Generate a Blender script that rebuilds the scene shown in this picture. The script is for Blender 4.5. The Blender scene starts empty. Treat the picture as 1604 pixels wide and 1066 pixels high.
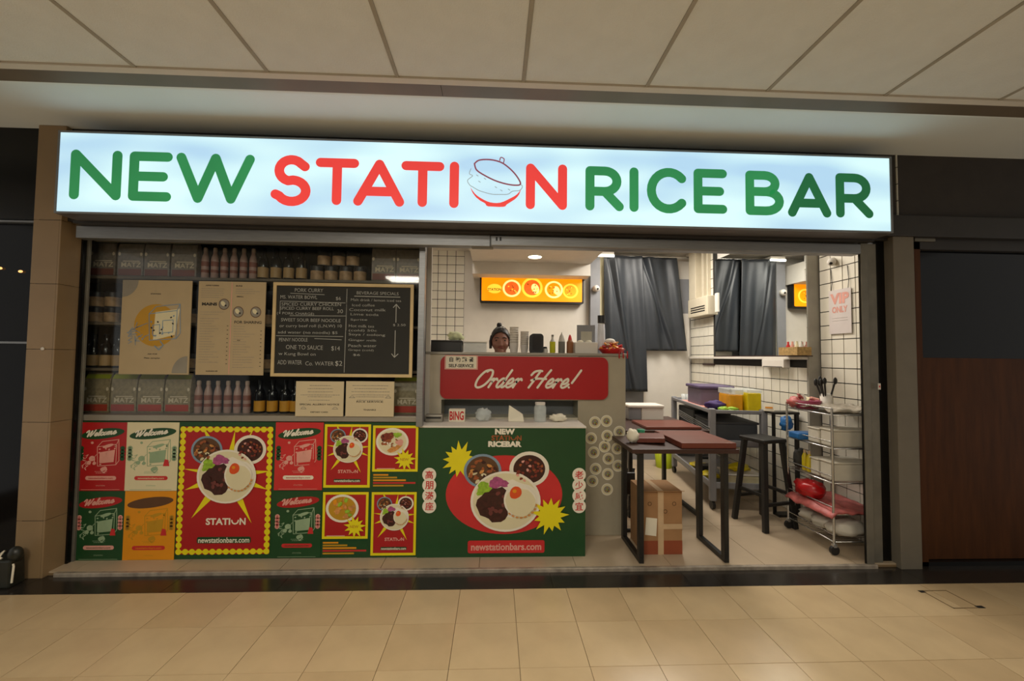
import bpy, bmesh, math, random
import numpy as np
from mathutils import Matrix, Vector, noise
random.seed(7)
sc = bpy.context.scene
COL = sc.collection
PI = math.pi

# ---------------------------------------------------------------- camera
FPX, PITCH, YAW, ROLL, CAMH = 648.57, 0.0394109, -0.0407785, 0.0108542, 1.315
def cam_axes():
    cx, sx = math.cos(PITCH), math.sin(PITCH); cy, sy = math.cos(YAW), math.sin(YAW); cr, sr = math.cos(ROLL), math.sin(ROLL)
    Rz = np.array([[cy, sy, 0], [-sy, cy, 0], [0, 0, 1]])
    B = np.array([[1, 0, 0], [0, 0, -1], [0, 1, 0]])
    Rx = np.array([[1, 0, 0], [0, cx, sx], [0, -sx, cx]])
    Rr = np.array([[cr, -sr, 0], [sr, cr, 0], [0, 0, 1]])
    return Rr @ Rx @ B @ Rz          # rows: right, down, forward
AX = cam_axes()
cd = bpy.data.cameras.new('camera'); cam = bpy.data.objects.new('camera', cd); COL.objects.link(cam)
cd.sensor_width = 36; cd.lens = FPX * 36 / 1604; cd.clip_start = 0.02
r_, d_, f_ = AX
cam.matrix_world = Matrix(((r_[0], -d_[0], -f_[0], 0), (r_[1], -d_[1], -f_[1], 0), (r_[2], -d_[2], -f_[2], CAMH), (0, 0, 0, 1)))
sc.camera = cam
def ray(u, v): return AX.T @ np.array([(u - 802) / FPX, (v - 533) / FPX, 1.0])
def P(u, v, Y):
    d = ray(u, v); t = Y / d[1]; return (float(d[0] * t), float(d[2] * t + CAMH))
def PX(u, v, X):
    d = ray(u, v); t = X / d[0]; return (float(d[1] * t), float(d[2] * t + CAMH))
def PZ(u, v, Z):
    d = ray(u, v); t = (Z - CAMH) / d[2]; return (float(d[0] * t), float(d[1] * t))
def RP(u0, v0, u1, v1, Y):
    a = P(u0, v0, Y); b = P(u1, v1, Y); return (a[0], b[0], b[1], a[1])     # x0,x1,z0,z1

# ---------------------------------------------------------------- world, lights, exposure
sc.view_settings.view_transform = 'Standard'; sc.view_settings.look = 'None'
sc.view_settings.exposure = 0.0; sc.view_settings.gamma = 1.0; sc.view_settings.use_curve_mapping = False
wd = bpy.data.worlds.new('world'); sc.world = wd; wd.use_nodes = True
bg = wd.node_tree.nodes['Background']; bg.inputs[0].default_value = (1.0, 0.95, 0.87, 1); bg.inputs[1].default_value = 0.46
def area(name, loc, sx, sy, power, color, rot=(0, 0, 0), spread=PI):
    l = bpy.data.lights.new(name, 'AREA'); l.shape = 'RECTANGLE'; l.size = sx; l.size_y = sy; l.energy = power; l.color = color; l.spread = spread
    o = bpy.data.objects.new(name, l); COL.objects.link(o); o.location = loc; o.rotation_euler = rot
    return o
# hall ceiling light panels behind the camera
area('hall_light_panel', (-1.2, -1.3, 2.56), 1.1, 0.5, 84, (1.0, 0.92, 0.78))
area('hall_light_panel', (1.2, -1.3, 2.56), 1.1, 0.5, 36, (1.0, 0.92, 0.78))
area('hall_light_panel', (-0.3, 0.55, 2.56), 1.2, 0.3, 16, (1.0, 0.93, 0.80))
# shop ceiling panels
area('shop_light_panel', (0.2, 4.15, 2.66), 1.2, 0.7, 58, (1.0, 0.93, 0.83))
area('shop_light_panel', (1.75, 4.3, 2.66), 0.5, 1.0, 40, (1.0, 0.93, 0.83))
area('shop_light_panel', (1.6, 3.2, 2.66), 0.9, 0.3, 14, (1.0, 0.92, 0.80))

# ---------------------------------------------------------------- materials
def lin(c):
    return c / 12.92 if c <= 0.04045 else ((c + 0.055) / 1.055) ** 2.4
def RGB(h):
    if isinstance(h, str):
        h = h.lstrip('#'); h = [int(h[i:i + 2], 16) / 255 for i in (0, 2, 4)]
    return tuple(lin(c) for c in h) + (1,)
MATS = {}
def mat(name, col, rough=0.6, metal=0.0, emit=0.0, var=0.10, scale=9.0, bump=0.0, bscale=60.0, trans=0.0, spec=0.5, coat=0.0, stretch=None, alpha=1.0):
    if name in MATS: return MATS[name]
    m = bpy.data.materials.new(name); m.use_nodes = True; MATS[name] = m
    nt = m.node_tree; b = nt.nodes['Principled BSDF']
    c = RGB(col)
    b.inputs['Roughness'].default_value = rough; b.inputs['Metallic'].default_value = metal
    b.inputs['Specular IOR Level'].default_value = spec; b.inputs['Coat Weight'].default_value = coat
    b.inputs['Transmission Weight'].default_value = trans
    if alpha < 1: b.inputs['Alpha'].default_value = alpha
    tc = nt.nodes.new('ShaderNodeTexCoord'); mp = nt.nodes.new('ShaderNodeMapping')
    nt.links.new(tc.outputs['Object'], mp.inputs[0])
    if stretch: mp.inputs['Scale'].default_value = stretch
    n = nt.nodes.new('ShaderNodeTexNoise'); n.inputs['Scale'].default_value = scale; n.inputs['Detail'].default_value = 5
    nt.links.new(mp.outputs[0], n.inputs['Vector'])
    mx = nt.nodes.new('ShaderNodeMix'); mx.data_type = 'RGBA'
    lo = [x * (1 - var) for x in c[:3]] + [1]; hi = [min(1, x * (1 + var)) for x in c[:3]] + [1]
    mr = nt.nodes.new('ShaderNodeMapRange'); mr.inputs[1].default_value = 0.3; mr.inputs[2].default_value = 0.7
    nt.links.new(n.outputs['Fac'], mr.inputs[0]); nt.links.new(mr.outputs[0], mx.inputs['Factor'])
    mx.inputs['A'].default_value = lo; mx.inputs['B'].default_value = hi
    nt.links.new(mx.outputs['Result'], b.inputs['Base Color'])
    if emit:
        nt.links.new(mx.outputs['Result'], b.inputs['Emission Color']); b.inputs['Emission Strength'].default_value = emit
    if bump:
        n2 = nt.nodes.new('ShaderNodeTexNoise'); n2.inputs['Scale'].default_value = bscale; n2.inputs['Detail'].default_value = 3
        nt.links.new(mp.outputs[0], n2.inputs['Vector'])
        bp = nt.nodes.new('ShaderNodeBump'); bp.inputs['Strength'].default_value = bump; bp.inputs['Distance'].default_value = 0.01
        nt.links.new(n2.outputs['Fac'], bp.inputs['Height']); nt.links.new(bp.outputs[0], b.inputs['Normal'])
    return m

m_floor = mat('hall_tile', '#c6ae88', 0.26, var=0.07, scale=5, spec=0.45)
m_floor2 = mat('hall_tile_warm', '#c0a781', 0.28, var=0.07, scale=6, spec=0.45)
m_grout = mat('floor_grout', '#7d6748', 0.9)
m_shopfloor = mat('shop_floor_tile', '#b5a289', 0.4, var=0.08, scale=4)
m_granite = mat('black_granite', '#2b2723', 0.22, var=0.35, scale=60)
m_nosing = mat('step_nosing', '#a3988a', 0.4, metal=0.3, var=0.3, scale=20)
m_ceil = mat('ceiling_tile', '#dfe3e2', 0.95, var=0.03, bump=0.25, bscale=160)
m_tbar = mat('ceiling_grid', '#a39d8f', 0.7)
m_soffit = mat('soffit_paint', '#e9f0ef', 0.8, var=0.03, scale=2)
m_bronze = mat('bronze_strip', '#7a6d5c', 0.5, metal=0.3, var=0.12, scale=3)
m_white = mat('white_paint', '#d8d2c8', 0.75, var=0.03)
m_whitetile = mat('white_wall_tile', '#e2ddce', 0.22, var=0.04, scale=3)
m_tilegrout = mat('dark_tile_grout', '#2b2a27', 0.9)
m_stone = mat('beige_stone', '#8e7656', 0.38, var=0.10, scale=4)
m_blackgloss = mat('black_gloss', '#0f0e0c', 0.25, var=0.2, spec=.3)
m_darkgrey = mat('dark_grey_paint', '#2f2c2a', 0.6)
m_header = mat('dark_header_paint', '#37322f', 0.8)
m_greycol = mat('grey_column_paint', '#6e675a', 0.6, var=0.06)
m_alu = mat('aluminium', '#8e9092', 0.42, metal=0.75, var=0.08, scale=12, stretch=(1, 1, 12))
m_alu2 = mat('worn_aluminium', '#7a766b', 0.5, metal=0.5, var=0.15, scale=10)
m_steel = mat('brushed_steel', '#9a958a', 0.42, metal=0.45, var=0.07, scale=4)
m_glass = mat('clear_glass', '#ffffff', 0.02, trans=1.0, var=0.0)
m_darkglass = mat('dark_shop_glass', '#07080b', 0.10, var=0.2, spec=0.22)
m_wood = mat('brown_door_wood', '#48280f', 0.6, var=0.22, spec=0.2, scale=5, stretch=(6, 6, 0.7))
m_tabletop = mat('dark_brown_wood', '#3b231b', 0.45, var=0.25, scale=6, stretch=(0.6, 6, 6))
m_reddish = mat('red_brown_laminate', '#6b3426', 0.4, var=0.15, scale=6, stretch=(0.6, 6, 6))
m_blackmetal = mat('black_powder_coat', '#1a1918', 0.45)
m_blackplastic = mat('black_plastic', '#1d1c1c', 0.45)
m_greyplastic = mat('grey_plastic', '#85868a', 0.5, var=0.05)
m_chrome = mat('chrome_wire', '#c4c4c2', 0.25, metal=0.9)
m_card = mat('kraft_cardboard', '#a07850', 0.85, var=0.10)
m_tape = mat('clear_tape', '#c9ab86', 0.3)
m_placard = mat('placard_card', '#c9ba98', 0.7, var=.03)
m_paper = mat('paper_white', '#e4dcc6', 0.8, var=0.03)
m_cream = mat('cream_print', '#d9cfa9', 0.6, var=0.03)
m_ptan = mat('cream_poster', '#b39f7b', 0.6, var=0.03)
m_green = mat('green_vinyl', '#1f5a28', 0.42, var=0.06, scale=2)
m_dgreen = mat('dark_green_vinyl', '#14431f', 0.42, var=0.06)
m_red = mat('red_vinyl', '#a8161a', 0.4, var=0.06, scale=2)
m_bred = mat('bright_red_vinyl', '#c42a2b', 0.4, var=0.05)
m_orange = mat('orange_vinyl', '#dd8f10', 0.42, var=0.04)
m_yellow = mat('yellow_vinyl', '#e3d40e', 0.42, var=0.04)
m_dyellow = mat('mustard_print', '#b98a17', 0.5, var=0.05)
m_pink = mat('pale_pink_print', '#d99a8c', 0.5)
m_greyprint = mat('grey_print', '#8b8578', 0.6)
m_black = mat('black_print', '#1c1a17', 0.6)
m_lgreen = mat('pale_green_print', '#8fa683', 0.5)
m_brownprint = mat('brown_print', '#5a3b20', 0.5)
m_bean = mat('bean_print', '#3a1712', 0.4, var=0.3, scale=50)
m_beanhi = mat('bean_highlight_print', '#6c3430', 0.4, var=0.2)
m_rice = mat('rice_print', '#e6dfcd', 0.5, var=0.04)
m_yolk = mat('yolk_print', '#d9501c', 0.4)
m_onion = mat('onion_print', '#a24a78', 0.5, var=0.3, scale=60)
m_lettuce = mat('lettuce_print', '#8fb52c', 0.5, var=0.3, scale=50)
m_stew = mat('stew_print', '#94502a', 0.4, var=0.3, scale=60)
m_stew2 = mat('stew_print_light', '#c98a48', 0.4, var=0.3, scale=60)
m_minced = mat('minced_meat_print', '#7a2f22', 0.4, var=0.35, scale=90)
m_bluegrey = mat('blue_grey_print', '#7c93a6', 0.5, var=0.15)
m_chalk = mat('chalk', '#a8a8a2', 0.9)
m_chalkbg = mat('chalkboard_black', '#23231f', 0.75, var=0.12, scale=5)
m_pinewood = mat('pale_wood', '#c9b181', 0.55, var=0.1, scale=8)
m_skin = mat('skin', '#8d5f4e', 0.55, var=0.06)
m_lip = mat('lips', '#7c3c38', 0.5)
m_hair = mat('black_hair', '#17110f', 0.45, var=0.4, scale=60, stretch=(8, 1, 1))
m_eye = mat('eye_dark', '#1a1210', 0.25)
m_shirt = mat('dark_shirt', '#2a2d35', 0.85)
m_curtain = mat('slate_curtain', '#2a2e33', 0.45, var=0.08, scale=3, bump=0.15, bscale=12)
m_mirror = mat('mirror_silver', '#e8ecea', 0.01, metal=1.0, var=0.0)
m_shelf = mat('shelf_board', '#6c6152', 0.5)
m_back = mat('shelf_backdrop', '#23262e', 0.7)

# ---------------------------------------------------------------- mesh builder
ORG = {}
class MB:
    def __init__(s): s.v = []; s.f = []; s.m = []; s.sm = []; s.slots = []
    def slot(s, m):
        if m not in s.slots: s.slots.append(m)
        return s.slots.index(m)
    def add(s, vs, fs, m, smooth=False):
        o = len(s.v); k = s.slot(m); s.v += [tuple(map(float, v)) for v in vs]
        for f in fs: s.f.append(tuple(i + o for i in f)); s.m.append(k); s.sm.append(smooth)
        return s
    def box(s, x0, x1, y0, y1, z0, z1, m):
        x0, x1 = min(x0, x1), max(x0, x1); y0, y1 = min(y0, y1), max(y0, y1); z0, z1 = min(z0, z1), max(z0, z1)
        return s.add([(x0, y0, z0), (x1, y0, z0), (x1, y1, z0), (x0, y1, z0), (x0, y0, z1), (x1, y0, z1), (x1, y1, z1), (x0, y1, z1)],
                     [(0, 3, 2, 1), (4, 5, 6, 7), (0, 1, 5, 4), (1, 2, 6, 5), (2, 3, 7, 6), (3, 0, 4, 7)], m)
    def bar(s, a, b, w, h, m):            # rectangular bar between two points
        a, b = Vector(a), Vector(b); d = (b - a).normalized(); up = Vector((0, 0, 1)) if abs(d.z) < .95 else Vector((0, 1, 0))
        sx = d.cross(up).normalized() * w / 2; sy = sx.cross(d).normalized() * h / 2
        vs = [a - sx - sy, a + sx - sy, a + sx + sy, a - sx + sy, b - sx - sy, b + sx - sy, b + sx + sy, b - sx + sy]
        return s.add(vs, [(0, 3, 2, 1), (4, 5, 6, 7), (0, 1, 5, 4), (1, 2, 6, 5), (2, 3, 7, 6), (3, 0, 4, 7)], m)
    def lathe(s, prof, cx, cy, m, n=20, smooth=True, z0=0):
        vs = []; fs = []
        for (r, z) in prof:
            for i in range(n): a = 2 * PI * i / n; vs.append((cx + r * math.cos(a), cy + r * math.sin(a), z + z0))
        for j in range(len(prof) - 1):
            for i in range(n): fs.append((j * n + i, j * n + (i + 1) % n, (j + 1) * n + (i + 1) % n, (j + 1) * n + i))
        s.add(vs, fs, m, smooth)
        L = len(prof) - 1
        s.add([vs[i] for i in range(n)], [tuple(range(n))[::-1]], m)
        s.add([vs[L * n + i] for i in range(n)], [tuple(range(n))], m)
        return s
    def tube(s, pts, r, m, n=8, closed=False):
        pts = [Vector(p) for p in pts]; vs = []; fs = []; N = len(pts)
        for k, p in enumerate(pts):
            d = ((pts[(k + 1) % N] if (closed or k < N - 1) else p) - (pts[k - 1] if (closed or k > 0) else p)).normalized()
            up = Vector((0, 0, 1)) if abs(d.z) < .9 else Vector((1, 0, 0))
            a = d.cross(up).normalized(); b = a.cross(d)
            for i in range(n): t = 2 * PI * i / n; vs.append(p + (a * math.cos(t) + b * math.sin(t)) * r)
        for k in range(N if closed else N - 1):
            k2 = (k + 1) % N
            for i in range(n): fs.append((k * n + i, k * n + (i + 1) % n, k2 * n + (i + 1) % n, k2 * n + i))
        s.add(vs, fs, m, True)
        if not closed:
            s.add(vs[:n], [tuple(range(n))], m); s.add(vs[-n:], [tuple(range(n))[::-1]], m)
        return s
    def ball(s, c, rx, ry, rz, m, n=16, k=10, fn=None):
        vs = []; fs = []
        for j in range(k + 1):
            th = PI * j / k
            for i in range(n):
                a = 2 * PI * i / n; p = Vector((math.sin(th) * math.cos(a), math.sin(th) * math.sin(a), math.cos(th)))
                q = 1.0 if fn is None else fn(p)
                vs.append((c[0] + p.x * rx * q, c[1] + p.y * ry * q, c[2] + p.z * rz * q))
        for j in range(k):
            for i in range(n): fs.append((j * n + i, (j + 1) * n + i, (j + 1) * n + (i + 1) % n, j * n + (i + 1) % n))
        return s.add(vs, fs, m, True)
    def prism(s, poly, y0, y1, m):        # polygon in x,z, front at y0
        n = len(poly); vs = [(p[0], y0, p[1]) for p in poly] + [(p[0], y1, p[1]) for p in poly]
        return s.add(vs, [tuple(range(n)), tuple(range(2 * n - 1, n - 1, -1))] + [(i, (i + 1) % n, n + (i + 1) % n, n + i) for i in range(n)], m)
    def flat(s, poly, y, m):
        n = len(poly); return s.add([(p[0], y, p[1]) for p in poly], [tuple(range(n))], m)
    def disc(s, cx, cz, rx, rz, y, m, n=28, rot=0.0):
        c, q = math.cos(rot), math.sin(rot)
        return s.flat([(cx + rx * math.cos(2 * PI * i / n) * c - rz * math.sin(2 * PI * i / n) * q, cz + rx * math.cos(2 * PI * i / n) * q + rz * math.sin(2 * PI * i / n) * c) for i in range(n)], y, m)
    def rect(s, x0, x1, z0, z1, y, m): return s.flat([(x0, z0), (x1, z0), (x1, z1), (x0, z1)], y, m)
    def surf(s, fn, nu, nv, m, smooth=True):
        vs = [fn(i / nu, j / nv) for j in range(nv + 1) for i in range(nu + 1)]
        return s.add(vs, [(j * (nu + 1) + i, j * (nu + 1) + i + 1, (j + 1) * (nu + 1) + i + 1, (j + 1) * (nu + 1) + i) for j in range(nv) for i in range(nu)], m, smooth)
    def build(s, name, parent=None, bevel=0.0, solid=0.0, sub=0, **tags):
        me = bpy.data.meshes.new(name)
        L = ORG.get(parent.as_pointer() if parent else None, Vector((0, 0, 0)))
        if parent is None:
            xs = np.array(s.v); lo = xs.min(0); hi = xs.max(0); L = Vector(((lo[0] + hi[0]) / 2, (lo[1] + hi[1]) / 2, lo[2]))
        me.from_pydata([(v[0] - L.x, v[1] - L.y, v[2] - L.z) for v in s.v], [], s.f)
        for m in s.slots: me.materials.append(m)
        me.polygons.foreach_set('material_index', s.m); me.polygons.foreach_set('use_smooth', s.sm); me.update()
        o = bpy.data.objects.new(name, me); COL.objects.link(o)
        if parent is None: o.location = L
        else: o.parent = parent
        ORG[o.as_pointer()] = L
        if solid: q = o.modifiers.new('thickness', 'SOLIDIFY'); q.thickness = solid; q.offset = 0
        if bevel: q = o.modifiers.new('edge', 'BEVEL'); q.width = bevel; q.segments = 2; q.limit_method = 'ANGLE'; q.angle_limit = 0.9
        if sub: q = o.modifiers.new('smooth', 'SUBSURF'); q.levels = sub; q.render_levels = sub
        tag(o, **tags)
        return o
def tag(o, label=None, cat=None, group=None, kind=None):
    if label: o['label'] = label
    if cat: o['category'] = cat
    if group: o['group'] = group
    if kind: o['kind'] = kind
    return o
def thing(name, label, cat, loc, group=None, kind=None):
    o = bpy.data.objects.new(name, None); COL.objects.link(o); o.location = loc; o.empty_display_size = 0.05
    ORG[o.as_pointer()] = Vector(loc); tag(o, label, cat, group, kind); return o
def dup(root, loc, label=None, rz=None, group=None):
    r = root.copy(); COL.objects.link(r); r.location = loc
    if label: r['label'] = label
    if group: r['group'] = group
    if rz is not None: r.rotation_euler = (0, 0, rz)
    def rec(a, b):
        for ch in list(a.children):
            c = ch.copy(); COL.objects.link(c); c.parent = b; rec(ch, c)
    rec(root, r)
    return r
ORD = ['first', 'second', 'third', 'fourth', 'fifth', 'sixth', 'seventh', 'eighth']

# ---------------------------------------------------------------- lettering
TXT = {}
def glyphs(sx, bold=0.0):
    if (sx, bold) in TXT: return TXT[(sx, bold)]
    c = bpy.data.curves.new('t', 'FONT'); c.body = sx; c.offset = bold; c.resolution_u = 3
    o = bpy.data.objects.new('t', c); COL.objects.link(o)
    me = bpy.data.meshes.new_from_object(o.evaluated_get(bpy.context.evaluated_depsgraph_get()))
    vs = [tuple(v.co) for v in me.vertices]; fs = [tuple(p.vertices) for p in me.polygons]
    bpy.data.objects.remove(o); bpy.data.curves.remove(c); bpy.data.meshes.remove(me)
    TXT[(sx, bold)] = (vs, fs); return TXT[(sx, bold)]
def text(mb, sx, cx, cz, h, y, m, width=None, bold=0.0, rot=0.0, align='c'):
    vs, fs = glyphs(sx, bold)
    if not vs: return
    x0 = min(v[0] for v in vs); x1 = max(v[0] for v in vs); z0 = min(v[1] for v in vs); z1 = max(v[1] for v in vs)
    k = h / max(z1 - z0, .01); kx = width / max(x1 - x0, .01) if width else k
    c, q = math.cos(rot), math.sin(rot); out = []
    for v in vs:
        a = (v[0] - ((x0 + x1) / 2 if align == 'c' else x0)) * kx; b = (v[1] - (z0 + z1) / 2) * k
        out.append((cx + a * c - b * q, y, cz + a * q + b * c))
    mb.add(out, fs, m)
def arc(cx, cy, rx, ry, a0, a1, n=10): return [(cx + rx * math.cos(math.radians(a0 + (a1 - a0) * i / n)), cy + ry * math.sin(math.radians(a0 + (a1 - a0) * i / n))) for i in range(n + 1)]
def ribbon(pts, r):                        # outline of a round-ended stroke, as convex pieces
    out = []
    for a, b in zip(pts[:-1], pts[1:]):
        dx, dz = b[0] - a[0], b[1] - a[1]; L = math.hypot(dx, dz)
        if L < 1e-7: continue
        t = math.atan2(dz, dx)
        out.append([(b[0] + r * math.cos(t + w), b[1] + r * math.sin(t + w)) for w in [(-PI / 2 + PI * i / 8) for i in range(9)]] +
                   [(a[0] + r * math.cos(t + w), a[1] + r * math.sin(t + w)) for w in [(PI / 2 + PI * i / 8) for i in range(9)]])
    return out
def smooth_line(pts, n=6):
    o = []
    for i in range(len(pts) - 1):
        p0 = pts[max(i - 1, 0)]; p1 = pts[i]; p2 = pts[i + 1]; p3 = pts[min(i + 2, len(pts) - 1)]
        for k in range(n):
            t = k / n
            o.append(tuple(0.5 * ((2 * p1[j]) + (-p0[j] + p2[j]) * t + (2 * p0[j] - 5 * p1[j] + 4 * p2[j] - p3[j]) * t * t + (-p0[j] + 3 * p1[j] - 3 * p2[j] + p3[j]) * t ** 3) for j in (0, 1)))
    return o + [pts[-1]]
GL = {
 'N': [[(0, 0), (0, 1), (1, 0), (1, 1)]],
 'E': [[(1, 1), (0, 1), (0, 0), (1, 0)], [(0, .5), (.88, .5)]],
 'W': [[(0, 1), (.26, 0), (.5, 1), (.74, 0), (1, 1)]],
 'S': [[(.93, .84)] + arc(.5, .74, .40, .26, 40, 255, 12) + arc(.52, .25, .46, .26, 85, -150, 14) + [(0, .16)]],
 'T': [[(0, 1), (1, 1)], [(.5, 1), (.5, 0)]],
 'A': [[(0, 0), (.5, 1), (1, 0)], [(.2, .27), (.8, .27)]],
 'I': [[(.5, 0), (.5, 1)]],
 'R': [[(0, 0), (0, 1), (.5, 1)] + arc(.5, .71, .42, .29, 90, -90, 12) + [(0, .42)], [(.5, .42), (1, 0)]],
 'C': [arc(.55, .5, .55, .5, 42, 318, 20)],
 'B': [[(0, 0), (0, 1), (.45, 1)] + arc(.5, .77, .36, .23, 90, -90, 10) + [(0, .54)], [(.5, .54)] + arc(.55, .27, .45, .27, 90, -90, 10) + [(0, 0)]],
}
SCR = {
 'O': (0.72, [[(.42, 1), (.2, .9), (.02, .5), (.05, .1), (.25, -.02), (.5, .15), (.66, .55), (.6, .92), (.42, 1), (.32, .9)]]),
 'r': (0.36, [[(.0, .42), (.1, .5), (.06, .25), (.02, .0)], [(.04, .2), (.14, .42), (.24, .5), (.3, .42)]]),
 'd': (0.46, [[(.33, .42), (.2, .52), (.04, .32), (.03, .06), (.14, .0), (.28, .2), (.36, .5)], [(.44, 1.0), (.34, .5), (.27, .1), (.34, .0), (.46, .1)]]),
 'e': (0.38, [[(.05, .2), (.2, .24), (.28, .38), (.2, .52), (.06, .38), (.02, .12), (.12, .0), (.26, .05), (.38, .2)]]),
 'H': (0.86, [[(-.12, .72), (-.02, .92), (.2, .98), (.34, .96)], [(.26, .96), (.16, .5), (.04, 0)], [(.78, 1.02), (.62, .5), (.5, .0)], [(.0, .42), (.3, .52), (.74, .5)]]),
 '!': (0.3, [[(.3, 1.02), (.2, .6), (.12, .28)], [(.06, .03), (.07, .02)]]),
 'W': (0.86, [[(-.12, .7), (-.02, .92), (.12, .98), (.14, .5), (.12, 0), (.3, .4), (.48, .9), (.46, .4), (.44, 0), (.66, .4), (.84, 1.0)]]),
 'l': (0.24, [[(.02, .15), (.14, .5), (.24, .95), (.16, .98), (.06, .5), (.03, .08), (.1, 0), (.22, .12)]]),
 'c': (0.34, [[(.28, .42), (.18, .52), (.04, .34), (.02, .1), (.12, 0), (.24, .05), (.34, .2)]]),
 'o': (0.38, [[(.2, .52), (.05, .38), (.01, .12), (.1, 0), (.24, .1), (.3, .36), (.2, .52), (.3, .42), (.38, .44)]]),
 'm': (0.62, [[(.0, .42), (.09, .5), (.07, .25), (.02, 0)], [(.04, .2), (.18, .5), (.26, .42), (.22, 0)], [(.24, .2), (.38, .5), (.46, .42), (.42, .06), (.5, 0), (.6, .12)]]),
 ' ': (0.4, []),
}
def script(mb, sx, x, z, h, y, m, width, r, rot=0.0, slant=0.3, dy=0.00002, thick=0.0):
    tot = sum(SCR[c][0] + .02 for c in sx); kx = width / tot; cur = 0; n = 0
    c_, q_ = math.cos(rot), math.sin(rot)
    for ch in sx:
        w, strokes = SCR[ch]
        for st in strokes:
            pts = [((cur + px + slant * (pz - .5)) * kx, pz * h) for px, pz in st]
            pts = smooth_line(pts, 4)
            pts = [(x + a * c_ - b * q_, z + a * q_ + b * c_) for a, b in pts]
            for poly in ribbon(pts, r):
                mb.flat(poly, y - dy * (n % 7), m); n += 1
        cur += w + .02
def fake_lines(mb, x0, x1, ztop, n, step, y, m, h, jit=0.3, centre=False, seed=1):   # unreadable small print, as broken strokes
    rr = random.Random(seed)
    for i in range(n):
        L = (x1 - x0) * (1 - jit * rr.random()); xs = x0 if not centre else (x0 + x1) / 2 - L / 2; xe = xs + L; z = ztop - i * step; cur = xs
        while cur < xe:
            w = h * rr.uniform(1.2, 4.5)
            mb.rect(cur, min(cur + w, xe), z - h * rr.uniform(.7, 1) / 2, z + h * rr.uniform(.7, 1) / 2, y, m); cur += w + h * .7

# ================================================================ STRUCTURE
YF = 2.565                       # facade plane
ZC, ZS = 2.581, 2.685            # tile ceiling, soffit
SF = 0.022                       # shop floor height
# hall floor: grout bed + 0.3 m tiles
fl = MB().box(-4.6, 5.0, -4.0, 2.402, -0.05, -0.006, m_grout).build('floor', kind='structure')
ft = None
rt = random.Random(3)
FT = []
for mm in (m_floor, m_floor2):
    b = MB().box(-.1485, .1485, -.1485, .1485, -0.008, 0, mm); o = b.build('floor_tile', fl, bevel=0.0012)
    FT.append(o.data); bpy.data.objects.remove(o)
def piece(name, me, parent, loc, rot=None, bevel=0.0):
    o = bpy.data.objects.new(name, me); COL.objects.link(o); o.parent = parent
    o.location = Vector(loc) - ORG[parent.as_pointer()]
    if rot: o.rotation_euler = rot
    if bevel: q = o.modifiers.new('edge', 'BEVEL'); q.width = bevel; q.segments = 1
    return o
FX0, FY0 = 0.1215, 2.102
base_me = []
for mm in (m_floor, m_floor2):
    bpy_b = MB().box(-.1488, .1488, -.1488, .1488, -0.007, 0, mm)
    me = bpy.data.meshes.new('floor_tile'); me.from_pydata(bpy_b.v, [], bpy_b.f); me.materials.append(mm); base_me.append(me)
for j in range(-7, 2):
    for i in range(-13, 14):
        X = FX0 + .15 + .3 * i; Y = FY0 + .15 + .3 * j - .0
        if Y > 2.4 or Y < 0.2: continue
        if abs(X) > 3.95: continue
        piece('floor_tile', base_me[rt.random() < .35], fl, (X, Y, rt.uniform(-.0006, .0004)))
MB().box(-4.6, 5.0, -4.0, 0.151, -0.006, -0.001, m_floor).build('floor_tiles_behind', fl, kind='stuff')
# black granite border strip in front of the shops
gb = MB().box(-4.6, 5.0, 2.402, 2.72, -0.05, -0.006, m_grout).build('floor', kind='structure')
xs = [-4.6, -3.4, -2.62, -1.82, -1.2, -.45, .35, 1.16, 1.35, 2.1, 2.58, 3.4, 4.2, 5.0]
for a, b in zip(xs[:-1], xs[1:]): MB().box(a + .001, b - .001, 2.403, 2.7, -.006, .001, m_granite).build('granite_slab', gb)
# shop floor, raised, 0.6 m tiles with a bright nosing
sf = MB().box(-2.68, 2.74, 2.60, 5.42, -.04, SF - .008, m_grout).build('floor', kind='structure')
for i in range(-5, 6):
    for j in range(0, 5):
        x0 = -.08 + .6 * i; y0 = 2.60 + .6 * j
        a, b, c, d = max(x0, -2.68) + .001, min(x0 + .598, 2.74), y0 + .001, min(y0 + .598, 5.42)
        if b > a: MB().box(a, b, c, d, SF - .008, SF, m_shopfloor).build('shop_floor_tile', sf)
MB().box(-2.56, 2.44, 2.575, 2.60, -.005, SF + .001, m_nosing).build('nosing', sf, bevel=.003)
# access cover in the hall floor
q = [PZ(1448, 926, 0), PZ(1487, 926, 0), PZ(1530, 950, 0), PZ(1488, 951, 0)]
cx = sum(p[0] for p in q) / 4; cy = sum(p[1] for p in q) / 4
ac = MB(); hw, hd = .075, .085
for (a, b, c, d) in ((-hw, hw, -hd, -hd + .006), (-hw, hw, hd - .006, hd), (-hw, -hw + .006, -hd, hd), (hw - .006, hw, -hd, hd)):
    ac.box(cx + a, cx + b, cy + c, cy + d, .0002, .0016, m_grout)
ac.box(cx - hw - .02, cx - hw + .01, cy + hd - .02, cy + hd, .0002, .0018, m_black); ac.box(cx + hw - .01, cx + hw + .03, cy - hd, cy - hd + .02, .0002, .0018, m_black)
tag(ac.build('floor_access_cover'), 'small square access cover outline in the beige hall floor before the wooden door', 'floor cover')

# opposite side of the hall, unseen, added dark to quiet the glass reflections
MB().box(-5.5, 6, -4.2, -4.0, 0, 2.7, m_darkgrey).build('wall_behind', kind='structure')
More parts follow.
